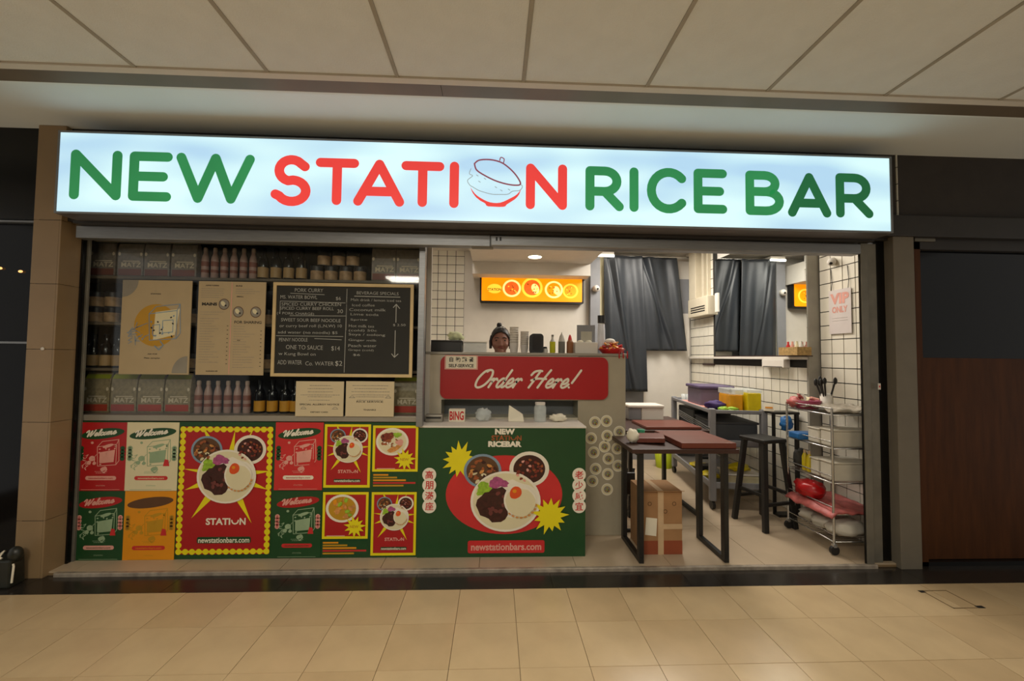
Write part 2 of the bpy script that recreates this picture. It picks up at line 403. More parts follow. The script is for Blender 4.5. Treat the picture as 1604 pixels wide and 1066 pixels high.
# ceiling
ce = MB().box(-4.8, 5.2, -4.0, 1.855, ZC + .012, ZC + .06, m_ceil).build('ceiling', kind='structure')
tme = bpy.data.meshes.new('ceiling_tile'); tb = MB().box(-.2795, .2795, -.2795, .2795, .002, .014, m_ceil); tme.from_pydata(tb.v, [], tb.f); tme.materials.append(m_ceil)
tg = MB()
for i in range(-8, 9):
    xj = .1165 + .577 * i
    tg.box(xj - .008, xj + .008, -2.0, 1.858, ZC - .001, ZC + .003, m_tbar)
for j in range(0, 7): tg.box(-4.5, 4.9, 1.2835 - .577 * j - .008, 1.2835 - .577 * j + .008, ZC - .0008, ZC + .0032, m_tbar)
tg.build('ceiling_grid', ce)
for i in range(-7, 8):
    for j in range(0, 6):
        piece('ceiling_tile', tme, ce, (.1165 + .577 * (i + .5), 1.2835 + .2875 - .577 * j, ZC))
tr = MB().box(-4.8, 5.2, 1.858, 1.895, ZC - .004, ZC + .05, m_white).build('trim_1', kind='structure')
b = MB(); b.box(-4.8, -.27, 1.896, 1.985, ZC - .002, ZC + .05, m_bronze).box(-.268, 5.2, 1.896, 1.985, ZC - .002, ZC + .05, m_bronze)
b.build('trim_2', kind='structure')
MB().box(-4.8, 5.2, 1.9855, 2.62, ZS, ZS + .05, m_soffit).box(-4.8, 5.2, 1.9855, 2.0, ZC, ZS, m_soffit).build('ceiling', kind='structure')

# facade wall above the opening (behind the sign) and the dark band over the opening
MB().box(-2.62, 2.58, 2.60, 2.66, 2.11, ZS, m_darkgrey).build('wall_front', kind='structure')
# stone pillar
sp = MB().box(-2.768, -2.625, 2.58, 2.75, 0.0, 2.64, m_tilegrout).build('pillar', kind='structure')
zs = [0.0, .33, .90, 1.33, 1.72, 2.105, 2.684]
for i, (a, b) in enumerate(zip(zs[:-1], zs[1:])): MB().box(-2.77, -2.622, 2.565, 2.60, a + .001, b - .001, m_stone).box(-2.622, -2.61, 2.565, 2.74, a + .001, b - .001, m_stone).build('stone_panel', sp, bevel=.0015)
hk = MB().lathe([(.001, 0), (.011, .002), (.009, .006), (.001, .008)], 0, 0, m_white, 14)
vs = [(v[0] + P(66, 546, 2.56)[0], 2.565 - v[2], v[1] + P(66, 546, 2.56)[1]) for v in hk.v]; hk.v = vs
tag(hk.build('wall_button'), 'small round white disc stuck on the beige stone pillar', 'button')
# black jamb and shutter guide on the pillar side
MB().box(-2.74, -2.6215, 2.5655, 2.66, .0, 2.11, m_blackgloss).build('trim_3', kind='structure')
lt = MB().box(-2.68, -2.612, 2.665, 2.70, SF, 2.10, m_alu2).build('shutter_guide_track', bevel=.003)
tag(lt, 'tall grey metal shutter track beside the beige stone pillar', 'shutter track')
MB().box(-2.635, -2.625, 2.662, 2.666, 1.10, 1.16, m_white).build('latch', lt)
MB().box(-2.612, -2.598, 2.69, 2.715, SF, 2.10, m_blackgloss).build('inner_channel', lt)
MB().box(-2.62, -2.585, 2.716, 2.733, SF, 2.10, m_alu2).build('window_stile', lt, bevel=.002)
# right side guide, dark recess, grey column
rtk = MB().box(2.385, 2.432, 2.59, 2.606, SF, 2.085, m_alu2).build('shutter_guide_track', bevel=.003)
tag(rtk, 'tall grey metal shutter track beside the white tiled wall', 'shutter track')
MB().box(2.379, 2.3845, 2.598, 2.606, SF, 2.085, m_blackgloss).build('inner_channel', rtk)
MB().box(2.432, 2.505, 2.61, 2.66, SF, 2.085, m_alu2).build('outer_channel', rtk)
c = P(1378, 605, 2.585); MB().box(c[0] - .008, c[0] + .008, 2.586, 2.59, c[1] - .02, c[1] + .02, m_white).box(c[0] - .004, c[0] + .004, 2.585, 2.586, c[1] - .006, c[1] + .006, m_bred).build('sticker', rtk)
MB().box(2.505, 2.585, 2.63, 2.70, 0, 2.11, m_blackgloss).build('trim_4', kind='structure')
MB().box(2.582, 2.722, 2.565, 2.74, 0, 2.16, m_greycol).build('column', kind='structure', bevel=.003)
# facade on the far side: header band, beam, wooden door
MB().box(2.58, 5.2, 2.60, 2.75, 2.262, ZS, m_header).build('wall_right_header', kind='structure')
MB().box(2.50, 5.2, 2.55, 2.75, 2.125, 2.264, m_darkgrey).build('beam', kind='structure', bevel=.006)
dr = MB().box(2.725, 2.80, 2.60, 2.70, .0, 2.125, m_wood).box(2.725, 5.2, 2.60, 2.70, 2.055, 2.125, m_darkgrey).build('door_1', kind='structure')
gx, gz = P(1453, 560, 2.62)
zt = P(1453, 391, 2.62)[1]
MB().box(2.80, 3.95, 2.63, 2.68, .03, gz, m_wood).build('door_leaf', dr, bevel=.002)
MB().box(2.80, 3.95, 2.64, 2.655, gz, zt, m_darkglass).build('glass_pane', dr)
MB().box(3.952, 5.2, 2.63, 2.68, .03, 2.055, m_wood).build('door_leaf', dr, bevel=.002)
MB().box(2.725, 5.2, 2.60, 2.70, .0, .028, m_blackgloss).build('threshold', dr)
a = P(1432, 373, 2.59); b_ = P(1464, 376, 2.59)
MB().box(a[0], b_[0], 2.585, 2.60, b_[1] - .01, a[1], m_alu2).build('door_closer', dr)
# dark shop front past the pillar
wl = MB().box(-5.0, -2.775, 2.66, 2.70, 0.0, 2.64, m_darkglass).build('window_1', kind='structure')
for (u, v) in ((0, 346), (0, 536)):
    z = P(u, v, 2.63)[1]; MB().box(-5.0, -2.79, 2.625, 2.66, z - .006, z + .006, m_alu).build('window_rail', wl)
MB().box(-2.80, -2.772, 2.60, 2.70, 0, 2.70, m_blackgloss).build('window_stile', wl)
MB().box(-5.0, -2.80, 2.61, 2.66, 2.12, 2.70, m_blackgloss).build('fascia_panel', wl)

# ================================================================ SIGN LIGHTBOX
nt_col = '#cfeef4'
def sign_mat():
    m = bpy.data.materials.new('lit_sign_face'); m.use_nodes = True; nt = m.node_tree; b = nt.nodes['Principled BSDF']
    tc = nt.nodes.new('ShaderNodeTexCoord'); n = nt.nodes.new('ShaderNodeTexNoise'); n.inputs['Scale'].default_value = 1.3; n.inputs['Detail'].default_value = 1
    mp = nt.nodes.new('ShaderNodeMapping'); mp.inputs['Scale'].default_value = (1, 1, 3.2)
    nt.links.new(tc.outputs['Object'], mp.inputs[0]); nt.links.new(mp.outputs[0], n.inputs['Vector'])
    r = nt.nodes.new('ShaderNodeValToRGB'); r.color_ramp.elements[0].position = .34; r.color_ramp.elements[1].position = .62
    r.color_ramp.elements[0].color = RGB('#aad3ee'); r.color_ramp.elements[1].color = RGB('#d6fbfc')
    nt.links.new(n.outputs['Fac'], r.inputs[0]); nt.links.new(r.outputs[0], b.inputs['Emission Color'])
    b.inputs['Emission Strength'].default_value = 0.98; b.inputs['Base Color'].default_value = (.25, .25, .25, 1); b.inputs['Roughness'].default_value = .35
    return m
m_signface = sign_mat()
m_sgreen = mat('backlit_green_vinyl', '#2f8a52', 0.4, emit=0.62, var=.12, scale=2)
m_sgreen2 = mat('backlit_deep_green_vinyl', '#216b40', 0.4, emit=0.62, var=.12, scale=2)
m_sred = mat('backlit_red_vinyl', '#e2403c', 0.4, emit=0.72, var=.06, scale=2)
m_sline = mat('backlit_thin_line', '#9aa8ac', 0.4, emit=0.6)
m_smar = mat('backlit_maroon_line', '#8c4a5a', 0.4, emit=0.6)
m_signhouse = mat('sign_housing', '#6c6a6c', 0.45, metal=0.3)
YS = 2.42
sx0, sx1, sz0, sz1 = -2.493, 2.424, 2.110, 2.568
sg = thing('shop_sign', 'long backlit white sign with green and red rounded letters above the shop', 'sign', (0, 2.5, sz0))
hb = MB(); hb.box(sx0 - .012, sx1 + .014, YS + .012, 2.60, sz0 - .010, sz1 + .010, m_signhouse)
for (a, b, c, d) in ((sx0 - .012, sx1 + .014, sz1 - .001, sz1 + .010), (sx0 - .012, sx1 + .014, sz0 - .010, sz0 + .001), (sx0 - .012, sx0 + .001, sz0, sz1), (sx1 - .001, sx1 + .014, sz0, sz1)):
    hb.box(a, b, YS - .002, YS + .014, c, d, m_alu)
hb.build('housing', sg)
MB().box(sx0, sx1, YS, YS + .01, sz0, sz1, m_signface).build('light_face', sg)
LT = [('N', 112, 234, 189, 314), ('E', 204, 237, 268, 316), ('W', 277, 239, 397, 320), ('S', 426, 242, 487, 323), ('T', 495, 247, 561, 322), ('A', 555, 249, 633, 324),
      ('T', 629, 252, 695, 325), ('I', 703, 253, 720, 326), ('N', 824, 256, 888, 329), ('R', 917, 260, 977, 331), ('I', 985, 262, 1001, 332), ('C', 1013, 262, 1077, 335),
      ('E', 1086, 264, 1139, 335), ('B', 1167, 267, 1228, 338), ('A', 1233, 270, 1302, 341), ('R', 1308, 271, 1368, 342)]
for k, (ch, u0, v0, u1, v1) in enumerate(LT):
    x0, x1, z0, z1 = RP(u0, v0, u1, v1, YS); r = .0275
    mm = m_sred if 3 <= k <= 8 else (m_sgreen if k < 14 else m_sgreen2)
    b = MB(); n = 0
    for st in GL[ch]:
        pts = [(x0 + r + px * (x1 - x0 - 2 * r), z0 + r + pz * (z1 - z0 - 2 * r)) for px, pz in st]
        for poly in ribbon(pts, r): b.flat(poly, YS - .0016 - .00003 * (n % 6), mm); n += 1
    b.build('letter', sg)
# rice bowl emblem standing in for the O
ex0, ex1, ez0, ez1 = RP(733, 245, 818, 327, YS); W_, H_ = ex1 - ex0, ez1 - ez0
def E(p): return (ex0 + p[0] * W_, ez0 + (1 - p[1]) * H_)
b = MB(); n = 0
def line(mb, pts, r, m, y):
    for i, poly in enumerate(ribbon(pts, r)): mb.flat(poly, y - .00003 * (i % 5), m)
lid = [(.12, .14), (.2, .07), (.36, .05), (.52, .07), (.66, .13), (.82, .27), (.93, .42), (.96, .52), (.86, .54), (.7, .52), (.5, .46), (.3, .36), (.16, .26), (.12, .14)]
line(b, [E(p) for p in smooth_line(lid, 5)], .0045, m_smar, YS - .0016)
line(b, [E(p) for p in smooth_line([(.58, .06), (.6, .0), (.66, .03), (.65, .1)], 4)], .003, m_smar, YS - .0016)
b.build('bowl_lid_outline', sg)
b = MB()
rc = [(.06, .24), (.03, .34), (.09, .38), (.0, .47), (.04, .56), (.1, .6), (.2, .66), (.32, .70), (.45, .73), (.6, .73), (.74, .72), (.82, .66), (.95, .64), (1.0, .56), (.96, .52)]
line(b, [E(p) for p in smooth_line(rc, 4)], .0022, m_sline, YS - .0016)
for (px, py) in ((.2, .48), (.16, .36), (.5, .58), (.74, .62), (.3, .42), (.6, .64)): line(b, [E((px, py)), E((px + .03, py + .02))], .0022, m_sline, YS - .0016)
b.build('rice_outline', sg)
bw = [(.05, .60), (.1, .72), (.2, .84), (.32, .91), (.38, .97), (.66, .97), (.72, .92), (.86, .82), (.94, .72), (.97, .62)]
inn = [(.97, .62), (.9, .72), (.78, .80), (.6, .89), (.42, .89), (.26, .82), (.14, .73), (.05, .60)]
b = MB(); A_ = [E(p) for p in smooth_line(bw, 3)]; B_ = [E(p) for p in smooth_line(inn, 3)][::-1]
kk = min(len(A_), len(B_)); A2 = [A_[int(i * (len(A_) - 1) / 23)] for i in range(24)]; B2 = [B_[int(i * (len(B_) - 1) / 23)] for i in range(24)]
for i in range(23): b.flat([A2[i], A2[i + 1], B2[i + 1], B2[i]], YS - .0018, m_sred)
b.build('bowl_base', sg)

# shutter housing rails under the sign
sh = thing('shutter_housing', 'long grey metal shutter housing beneath the lit sign', 'shutter housing', (0, 2.62, 2.03))
MB().box(-2.53, 2.44, 2.55, 2.66, 2.086, 2.099, m_darkgrey).build('shade_strip', sh)  # dark strip standing in for the shade beneath the sign
zl = P(400, 378, 2.60)[1]; zr = P(1000, 391, 2.60)[1]
xj = P(768, 380, 2.60)[0]
MB().box(-2.56, xj, 2.60, 2.66, zl, 2.086, m_alu).build('rail', sh, bevel=.004)
MB().box(xj - .12, xj + .02, 2.61, 2.66, zl - .004, 2.05, m_alu2).build('end_bracket', sh, bevel=.004)
MB().box(xj, 2.385, 2.585, 2.66, zr, 2.08, m_alu).build('rail', sh, bevel=.008)
for du in (778, 784):
    p = P(du, 374, 2.584); MB().box(p[0] - .006, p[0] + .006, 2.5835, 2.586, p[1] - .012, p[1] + .012, m_blackplastic).build('slot', sh)

# ================================================================ DISPLAY WINDOW
YP = 2.735
def RM(uL, uR, vT, vB, Y):
    vm = (vT + vB) / 2; um = (uL + uR) / 2
    return P(uL, vm, Y)[0], P(uR, vm, Y)[0], P(um, vB, Y)[1], P(um, vT, Y)[1]
PXM = YP / FPX
def thinglass():
    m = bpy.data.materials.new('window_glass'); m.use_nodes = True; nt = m.node_tree
    for n in list(nt.nodes): nt.nodes.remove(n)
    o = nt.nodes.new('ShaderNodeOutputMaterial'); mx = nt.nodes.new('ShaderNodeMixShader'); t = nt.nodes.new('ShaderNodeBsdfTransparent'); g = nt.nodes.new('ShaderNodeBsdfGlossy')
    g.inputs['Roughness'].default_value = .04; t.inputs[0].default_value = (.93, .95, .95, 1); g.inputs[0].default_value = (1, 1, 1, 1)
    lw = nt.nodes.new('ShaderNodeFresnel'); lw.inputs[0].default_value = 1.28
    nt.links.new(lw.outputs[0], mx.inputs[0]); nt.links.new(t.outputs[0], mx.inputs[1]); nt.links.new(g.outputs[0], mx.inputs[2]); nt.links.new(mx.outputs[0], o.inputs[0])
    return m
m_wglass = thinglass()
zsill0, zsill1 = P(400, 661, 2.70)[1], P(400, 652, 2.70)[1]
XR = P(656, 520, 2.74)[0]
win = MB().box(-2.66, XR, 2.752, 2.757, zsill1, 2.09, m_wglass).build('window_2', kind='structure')
MB().box(XR, P(664, 520, 2.70)[0], 2.70, 2.76, .86, 2.09, m_alu).build('window_stile', win, bevel=.002)
MB().box(-2.58, XR, 2.745, 2.765, 2.03, 2.09, m_alu2).build('window_head', win)
sl = MB().box(-2.66, XR, 2.736, 3.0, zsill0, zsill1, m_steel).build('window_ledge', bevel=.003)
tag(sl, 'long grey metal ledge between the poster panels and the window', 'ledge')
# display shelving behind the glass
zt1 = P(300, 434, 2.80)[1]; zt2 = P(160, 504, 2.80)[1]; zt3 = P(160, 576, 2.80)[1]; zt4 = zsill1
ds = thing('display_shelving', 'dark display shelving full of food packages behind the window glass', 'shelving', (-1.45, 2.9, zsill1))
for z in (zt1, zt2, zt3): MB().box(-2.85, XR - .01, 2.80, 3.0, z - .018, z, m_shelf).build('shelf', ds, bevel=.002)
MB().box(-2.95, XR, 3.0, 3.02, SF, 2.12, m_back).build('back_panel', ds)
MB().box(-2.95, -2.93, 2.76, 3.02, 0, 2.3, m_back).build('wall_left_window', kind='structure')
MB().box(-2.95, XR, 2.70, 3.02, 2.12, 2.14, m_back).build('top_panel', ds)
MB().box(-2.86, -2.85, 2.80, 3.0, zsill1, 2.12, m_back).build('side_panel', ds)
MB().box(XR - .012, XR - .002, 2.78, 3.0, zsill1, 2.12, m_back).build('side_panel', ds)
m_bagtop = mat('bag_green_top', '#98a02c', .5, var=.15); m_bagbody = mat('bag_clear_body', '#93866a', .4, var=.25, scale=40); m_bagred = mat('bag_red_band', '#b03a2a', .45)
m_bagtop2 = mat('bag_hazed_top', '#6e6e64', .5, var=.1); m_bagbody2 = mat('bag_hazed_body', '#857c74', .4, var=.2, scale=40); m_bagred2 = mat('bag_hazed_red_band', '#7d4a40', .45)  # greyed copies of the bag colours, with the glass haze painted in
m_bagtxt = mat('bag_lettering', '#d8cab2', .6)
def bag(top, body, red, kind):
    t = thing('snack_bag', 'x', 'bag', (0, 0, 0), 'snack bags in the display window')
    w, h, d = .082, .262, .028
    b = MB(); prof = [(0, .75), (.06, 1), (.6, 1), (.85, .7), (.95, .12), (1.0, .10)]
    vs = []; fs = []
    for (t_, k) in prof:
        ww = w * (1 - .04 * (t_ > .9)); vs += [(-ww, -d * k, t_ * h), (ww, -d * k, t_ * h), (ww, d * k, t_ * h), (-ww, d * k, t_ * h)]
    for j in range(len(prof) - 1):
        for i in range(4): fs.append((j * 4 + i, j * 4 + (i + 1) % 4, j * 4 + 4 + (i + 1) % 4, j * 4 + 4 + i))
    fs += [(3, 2, 1, 0), (20, 21, 22, 23)]
    b.add(vs, fs, body); b.build('pouch', t, bevel=.003)
    MB().rect(-w * .9, w * .9, .012, .055, -d - .001, red).build('red_band', t)
    MB().add([(-w * .95, -d * .72 - .003, h * .85), (w * .95, -d * .72 - .003, h * .85), (w * .95, -d * .14 - .002, h * .955), (-w * .95, -d * .14 - .002, h * .955)], [(0, 1, 2, 3)], top).build('top_seal', t)
    b = MB(); text(b, 'MATZ', .008, .083, .032, -d - .0015, m_bagtxt, width=w * 1.55, bold=.02)
    b.rect(-w * .55, w * .75, .104, .110, -d - .0015, m_bagtxt)
    b.disc(-w * .85, .155, .008, .012, -d - .001, m_bagtxt); b.disc(w * .85, .155, .008, .012, -d - .001, m_bagtxt); b.build('lettering', t)
    return t
def put(proto, first, loc, label, group):
    if first: proto.location = loc; proto['label'] = label; return proto
    return dup(proto, loc, label, group=group)
YB = 2.865
bagA = bag(m_bagtop2, m_bagbody2, m_bagred2, 0); bagB = bag(m_bagtop, m_bagbody, m_bagred, 1)
for k, u in enumerate((167, 210, 251, 293)):
    put(bagA, k == 0, (P(u, 405, YB)[0], YB, zt1), 'haze-tinted snack bag on the top window shelf, %s from the stone pillar' % ORD[k], 'snack bags in the display window')
for k, u in enumerate((603, 641)):
    put(bagA, False, (P(u, 405, YB)[0], YB, zt1), 'haze-tinted snack bag on the top shelf above the chalkboard, %s' % ['beside the stacked tins', 'against the metal window stile'][k], 'snack bags in the display window')
for k, u in enumerate((157, 199, 241, 283)):
    put(bagB, k == 0, (P(u, 615, YB)[0], YB, zt4), 'green-topped snack bag with red band on the window ledge, %s from the stone pillar' % ORD[k], 'snack bags in the display window')
put(bagB, False, (P(637, 620, YB)[0], YB, zt4), 'green-topped snack bag beside the white price placard on the window ledge', 'snack bags in the display window')
# sauce bottles
m_sb = mat('pink_sauce_bottle', '#b3948a', .35, var=.1); m_sbl = mat('bottle_label', '#8a5346', .5); m_sbb = mat('bottle_pale_base', '#c0a898', .5)
sb = thing('sauce_bottle', 'x', 'bottle', (0, 0, 0), 'slim sauce bottles in the display window')
MB().lathe([(.021, 0), (.0235, .004), (.0235, .13), (.020, .15), (.012, .175), (.012, .19)], 0, 0, m_sb, 16).build('bottle_body', sb)
MB().lathe([(.0242, .042), (.0242, .062)], 0, 0, m_sbl, 16).lathe([(.0242, .085), (.0242, .118)], 0, 0, m_sbl, 16).build('bottle_label', sb)
MB().lathe([(.0132, .186), (.0132, .208), (.010, .214)], 0, 0, m_sbb, 14).build('cap', sb)
n = 0
for k, u in enumerate((322, 337, 352, 367, 382, 397)):
    put(sb, n == 0, (P(u, 410, YB)[0], YB, zt1), 'slim pinkish sauce bottle on the top window shelf, %s past the haze-tinted bags' % ORD[k], 'slim sauce bottles in the display window'); n += 1
for k, u in enumerate((311, 326, 341, 357, 372, 387)):
    put(sb, False, (P(u, 625, YB)[0], YB, zt4), 'slim pinkish sauce bottle on the window ledge under the menu, %s past the green bags' % ORD[k], 'slim sauce bottles in the display window')
# dark bottles with amber label
m_db = mat('dark_glass_bottle', '#17181c', .15, var=.2); m_dbl = mat('amber_label', '#cf932a', .5, var=.15); m_dbl2 = mat('dull_amber_label', '#b39264', .5, var=.1)
def dark_bottle(lab):
    t = thing('dark_bottle', 'x', 'bottle', (0, 0, 0), 'dark bottles with amber labels in the display window')
    MB().lathe([(.030, 0), (.034, .006), (.034, .125), (.026, .15), (.014, .17), (.014, .205)], 0, 0, m_db, 18).build('bottle_body', t)
    MB().lathe([(.0346, .014), (.0346, .084)], 0, 0, lab, 18).build('bottle_label', t)
    MB().lathe([(.016, .198), (.016, .222)], 0, 0, m_db, 14).build('cap', t)
    MB().ball((-.012, -.022, .150), .004, .003, .007, m_alu, 8, 6).build('glint_bead', t)  # shoulder highlight of the glass, modelled as a small metallic bead
    return t
dbA = dark_bottle(m_dbl2); dbB = dark_bottle(m_dbl)
for k, u in enumerate((413, 433, 453, 473)):
    put(dbA, k == 0, (P(u, 410, YB)[0], YB, zt1), 'dark bottle with dull tan label above the chalkboard, %s past the sauce bottles' % ORD[k], 'dark bottles in the display window')
for k, u in enumerate((407, 427, 447, 463)):
    put(dbB, k == 0, (P(u, 625, YB)[0], YB, zt4), 'dark bottle with amber label on the window ledge, %s past the sauce bottles' % ORD[k], 'dark bottles in the display window')
# tins
tn = thing('food_tin', 'x', 'tin', (0, 0, 0), 'small tins in the display window')
m_tinl = mat('tin_label', '#a98a68', .5, var=.3, scale=30); m_tind = mat('tin_lid', '#25262c', .4)
MB().lathe([(.042, 0), (.042, .10)], 0, 0, m_tind, 20).build('can', tn)
MB().lathe([(.0427, .004), (.0427, .066)], 0, 0, m_tinl, 20).build('label_band', tn)
MB().lathe([(.0432, .094), (.0432, .102), (.038, .102)], 0, 0, m_tind, 20).build('lid', tn)
n = 0
for k, u in enumerate((497, 519, 542, 564)):
    put(tn, n == 0, (P(u, 430, YB)[0], YB, zt1), 'dark-lidded tin in the top shelf\'s lower row, %s from the dark bottles' % ORD[k], 'small tins in the display window'); n += 1
for k, u in enumerate((508, 531, 553)):
    put(tn, False, (P(u, 405, YB)[0], YB, zt1 + .103), 'dark-lidded tin in the top shelf\'s upper row, %s from the dark bottles' % ORD[k], 'small tins in the display window')
for k, u in enumerate((152, 177)):
    for h_ in (0, 1):
        put(tn, False, (P(u, 480, YB)[0], YB, zt2 + .103 * h_), 'tan tin beside the circle poster, %s column from the pillar, %s of its stack' % (ORD[k], ['bottom', 'top'][h_]), 'small tins in the display window')
for k, u in enumerate((147, 167, 186)):
    put(dbA, False, (P(u, 550, YB)[0], YB, zt3), 'squat dark bottle with tan label on the third shelf, %s from the stone pillar' % ORD[k], 'dark bottles in the display window')
put(tn, False, (P(303, 490, YB)[0], YB, zt2), 'small tan tin showing in the gap between the two cream posters, upper shelf', 'small tins in the display window')
put(tn, False, (P(301, 560, YB)[0], YB, zt3), 'small tan tin showing in the gap between the two cream posters, lower shelf', 'small tins in the display window')
put(tn, False, (P(421, 490, YB)[0], YB, zt2), 'small tan tin showing between menu sheet and chalkboard, upper shelf', 'small tins in the display window')
put(tn, False, (P(420, 560, YB)[0], YB, zt3), 'small tan tin showing between menu sheet and chalkboard, lower shelf', 'small tins in the display window')

# ---------------------------------------------------------------- sheets on the glass
YG = 2.735
def sheet(name, label, cat, rc, m, th=.004, Y=YG, group=None):
    x0, x1, z0, z1 = rc
    t = thing(name, label, cat, ((x0 + x1) / 2, Y, z0), group)
    MB().box(x0, x1, Y - th, Y + .001, z0, z1, m).build('sheet', t)
    return t, (lambda u: x0 + (x1 - x0) * u), (lambda v: z0 + (z1 - z0) * v), Y - th - .0006
# cream poster with round illustration
t, X, Z, y = sheet('window_poster', 'tall cream poster with grey corner blobs and an ochre circle drawing', 'poster', RM(190, 299, 439, 586, YG), m_ptan, group=None)
b = MB(); b2_ = MB(); b.flat([(X(0), Z(1))] + [(X(0) + .085 * math.cos(a) * 1.15, Z(1) - .11 * math.sin(a)) for a in np.linspace(PI / 2, 0, 12)][0:], y, m_greyprint)
b2_.flat([(X(1) - .01, Z(0) + .008)] + [(X(1) - .01 - .095 * math.cos(a), Z(0) + .008 + .11 * math.sin(a)) for a in np.linspace(0, PI / 2, 12)], y, m_greyprint); b.build('corner_print', t); b2_.build('corner_print', t)
MB().disc(X(.50), Z(.52), (X(1) - X(0)) * .31, (Z(1) - Z(0)) * .225, y, m_dyellow, 40).build('ochre_circle', t)
b = MB(); rr = random.Random(5)
b.flat([(X(.47), Z(.36)), (X(.78), Z(.42)), (X(.84), Z(.70)), (X(.49), Z(.66))], y - .0006, m_cream)
def doodle(b, X, Z, y, m, seed, m2=None, k=1.0):
    rr = random.Random(seed)
    def ln(p, r=.0022): line(b, [(X(a), Z(c)) for a, c in p], r * k, m, y)
    b.flat([(X(.46), Z(.40)), (X(.75), Z(.42)), (X(.77), Z(.60)), (X(.45), Z(.56))], y + .0001, m) if k < 1 else None
    for (a, c, e, g) in ((.30, .47, .05, .03), (.24, .41, .035, .022), (.35, .40, .03, .018), (.55, .32, .055, .022), (.62, .655, .09, .018)): b.disc(X(a), Z(c), e * (X(1) - X(0)) * 1.3, g * (Z(1) - Z(0)) * 1.3, y + .0001, m, 14, .3) if k < 1 else None
    ln([(.42, .36), (.40, .64), (.80, .68), (.80, .38), (.42, .36)]); ln([(.40, .64), (.5, .72), (.84, .75), (.80, .68)]); ln([(.84, .75), (.86, .44), (.80, .38)])
    ln([(.46, .42), (.46, .52), (.56, .53), (.56, .43)]); ln([(.6, .44), (.75, .45), (.75, .58), (.6, .57), (.6, .44)])
    for i in range(15):
        cx, cz = rr.uniform(.42, .78), rr.uniform(.38, .66); b.disc(X(cx), Z(cz), .007 * k, .005 * k, y - .0002, m if rr.random() < .6 or not m2 else m2, 8, rr.random() * 3)
    for i in range(14):
        a = rr.uniform(.12, .36); c = rr.uniform(.32, .52); ln([(a, c), (a + rr.uniform(-.07, .07), c + rr.uniform(-.05, .06)), (a + rr.uniform(-.05, .09), c + rr.uniform(-.04, .05))], .0018)
    ln([(.5, .30), (.56, .26), (.62, .31), (.58, .35)], .0035)
doodle(b, X, Z, y - .0012, m_bluegrey, 4, m_black); b.build('drawing', t)
b = MB(); text(b, 'STATION', X(.48), Z(.855), .009, y, m_black, width=.062, bold=.03); text(b, 'NEW', X(.48), Z(.885), .006, y, m_greyprint)
text(b, 'ASK FOR', X(.47), Z(.215), .008, y, m_black, width=.06, bold=.02); text(b, 'Plain sampler', X(.47), Z(.17), .011, y, m_black, width=.10, bold=.02); b.build('lettering', t)
# menu sheet
t, X, Z, y = sheet('menu_sheet', 'two column cream paper menu with three small food photos, taped beside the chalkboard', 'menu', RM(309.5, 415, 441, 587, YG), m_ptan, Y=YG)
MB().rect(X(.487), X(.497), Z(.01), Z(.99), y, m_pink).build('fold_line', t)
b = MB(); text(b, 'APPETIZERS', X(.20), Z(.955), .008, y, m_black, width=.085, bold=.03); text(b, 'BUNS', X(.60), Z(.955), .009, y, m_black, width=.04, bold=.03)
text(b, 'MAINS', X(.17), Z(.755), .020, y, m_black, width=.095, bold=.05); text(b, 'SMALL', X(.62), Z(.84), .008, y, m_black, width=.045, bold=.03)
text(b, 'FOR SHARING', X(.75), Z(.565), .018, y, m_black, width=.17, bold=.02); text(b, 'SIDES', X(.62), Z(.37), .006, y, m_black, bold=.03); b.build('headings', t)
b = MB(); fake_lines(b, X(.04), X(.40), Z(.92), 5, .014, y, m_greyprint, .0032, seed=1); fake_lines(b, X(.55), X(.92), Z(.92), 3, .014, y, m_greyprint, .003, seed=2)
fake_lines(b, X(.04), X(.42), Z(.67), 2, .016, y, m_greyprint, .003, seed=3); fake_lines(b, X(.04), X(.36), Z(.60), 18, .0165, y, m_greyprint, .0032, jit=.6, seed=4)
fake_lines(b, X(.54), X(.86), Z(.52), 17, .0165, y, m_greyprint, .0032, jit=.6, seed=6)
for i in range(10): b.rect(X(.44), X(.46), Z(.52 - .045 * i), Z(.52 - .045 * i) + .004, y, m_black); b.rect(X(.94), X(.96), Z(.47 - .042 * i), Z(.47 - .042 * i) + .004, y, m_black)
text(b, 'ALLERGENS ASK', X(.24), Z(.04), .008, y, m_black, width=.075, bold=.03); b.build('small_print', t)
for (u, v) in ((.385, .755), (.60, .675), (.86, .675)):
    b = MB(); b.disc(X(u), Z(v), .034, .036, y, m_brownprint, 24); b.disc(X(u), Z(v), .030, .031, y - .0002, m_greyprint, 24); b.disc(X(u) - .006, Z(v) + .004, .013, .018, y - .0004, m_cream, 12, .6); b.disc(X(u) + .01, Z(v) - .008, .007, .006, y - .0006, m_black, 8); b.build('food_photo', t)
# chalkboard
rc = RM(427.5, 647.5, 444, 590, YG); t = thing('chalkboard', 'wooden framed chalkboard with handwritten specials hung across the window', 'chalkboard', ((rc[0] + rc[1]) / 2, YG, rc[2]))
x0, x1, z0, z1 = rc; w = .026
MB().box(x0 + .01, x1 - .01, YG - .008, YG, z0 + .01, z1 - .01, m_chalkbg).build('board', t)
MB().box(x0, x1, YG - .016, YG, z1 - w * .8, z1, m_pinewood).build('frame_rail', t, bevel=.002); MB().box(x0, x1, YG - .016, YG, z0, z0 + w * .8, m_pinewood).build('frame_rail', t, bevel=.002)
MB().box(x0, x0 + w * .8, YG - .0155, YG, z0, z1, m_pinewood).build('frame_stile', t, bevel=.002); MB().box(x1 - w * .8, x1, YG - .0155, YG, z0, z1, m_pinewood).build('frame_stile', t, bevel=.002)
X = lambda u: x0 + (x1 - x0) * u; Z = lambda v: z0 + (z1 - z0) * v; y = YG - .0088
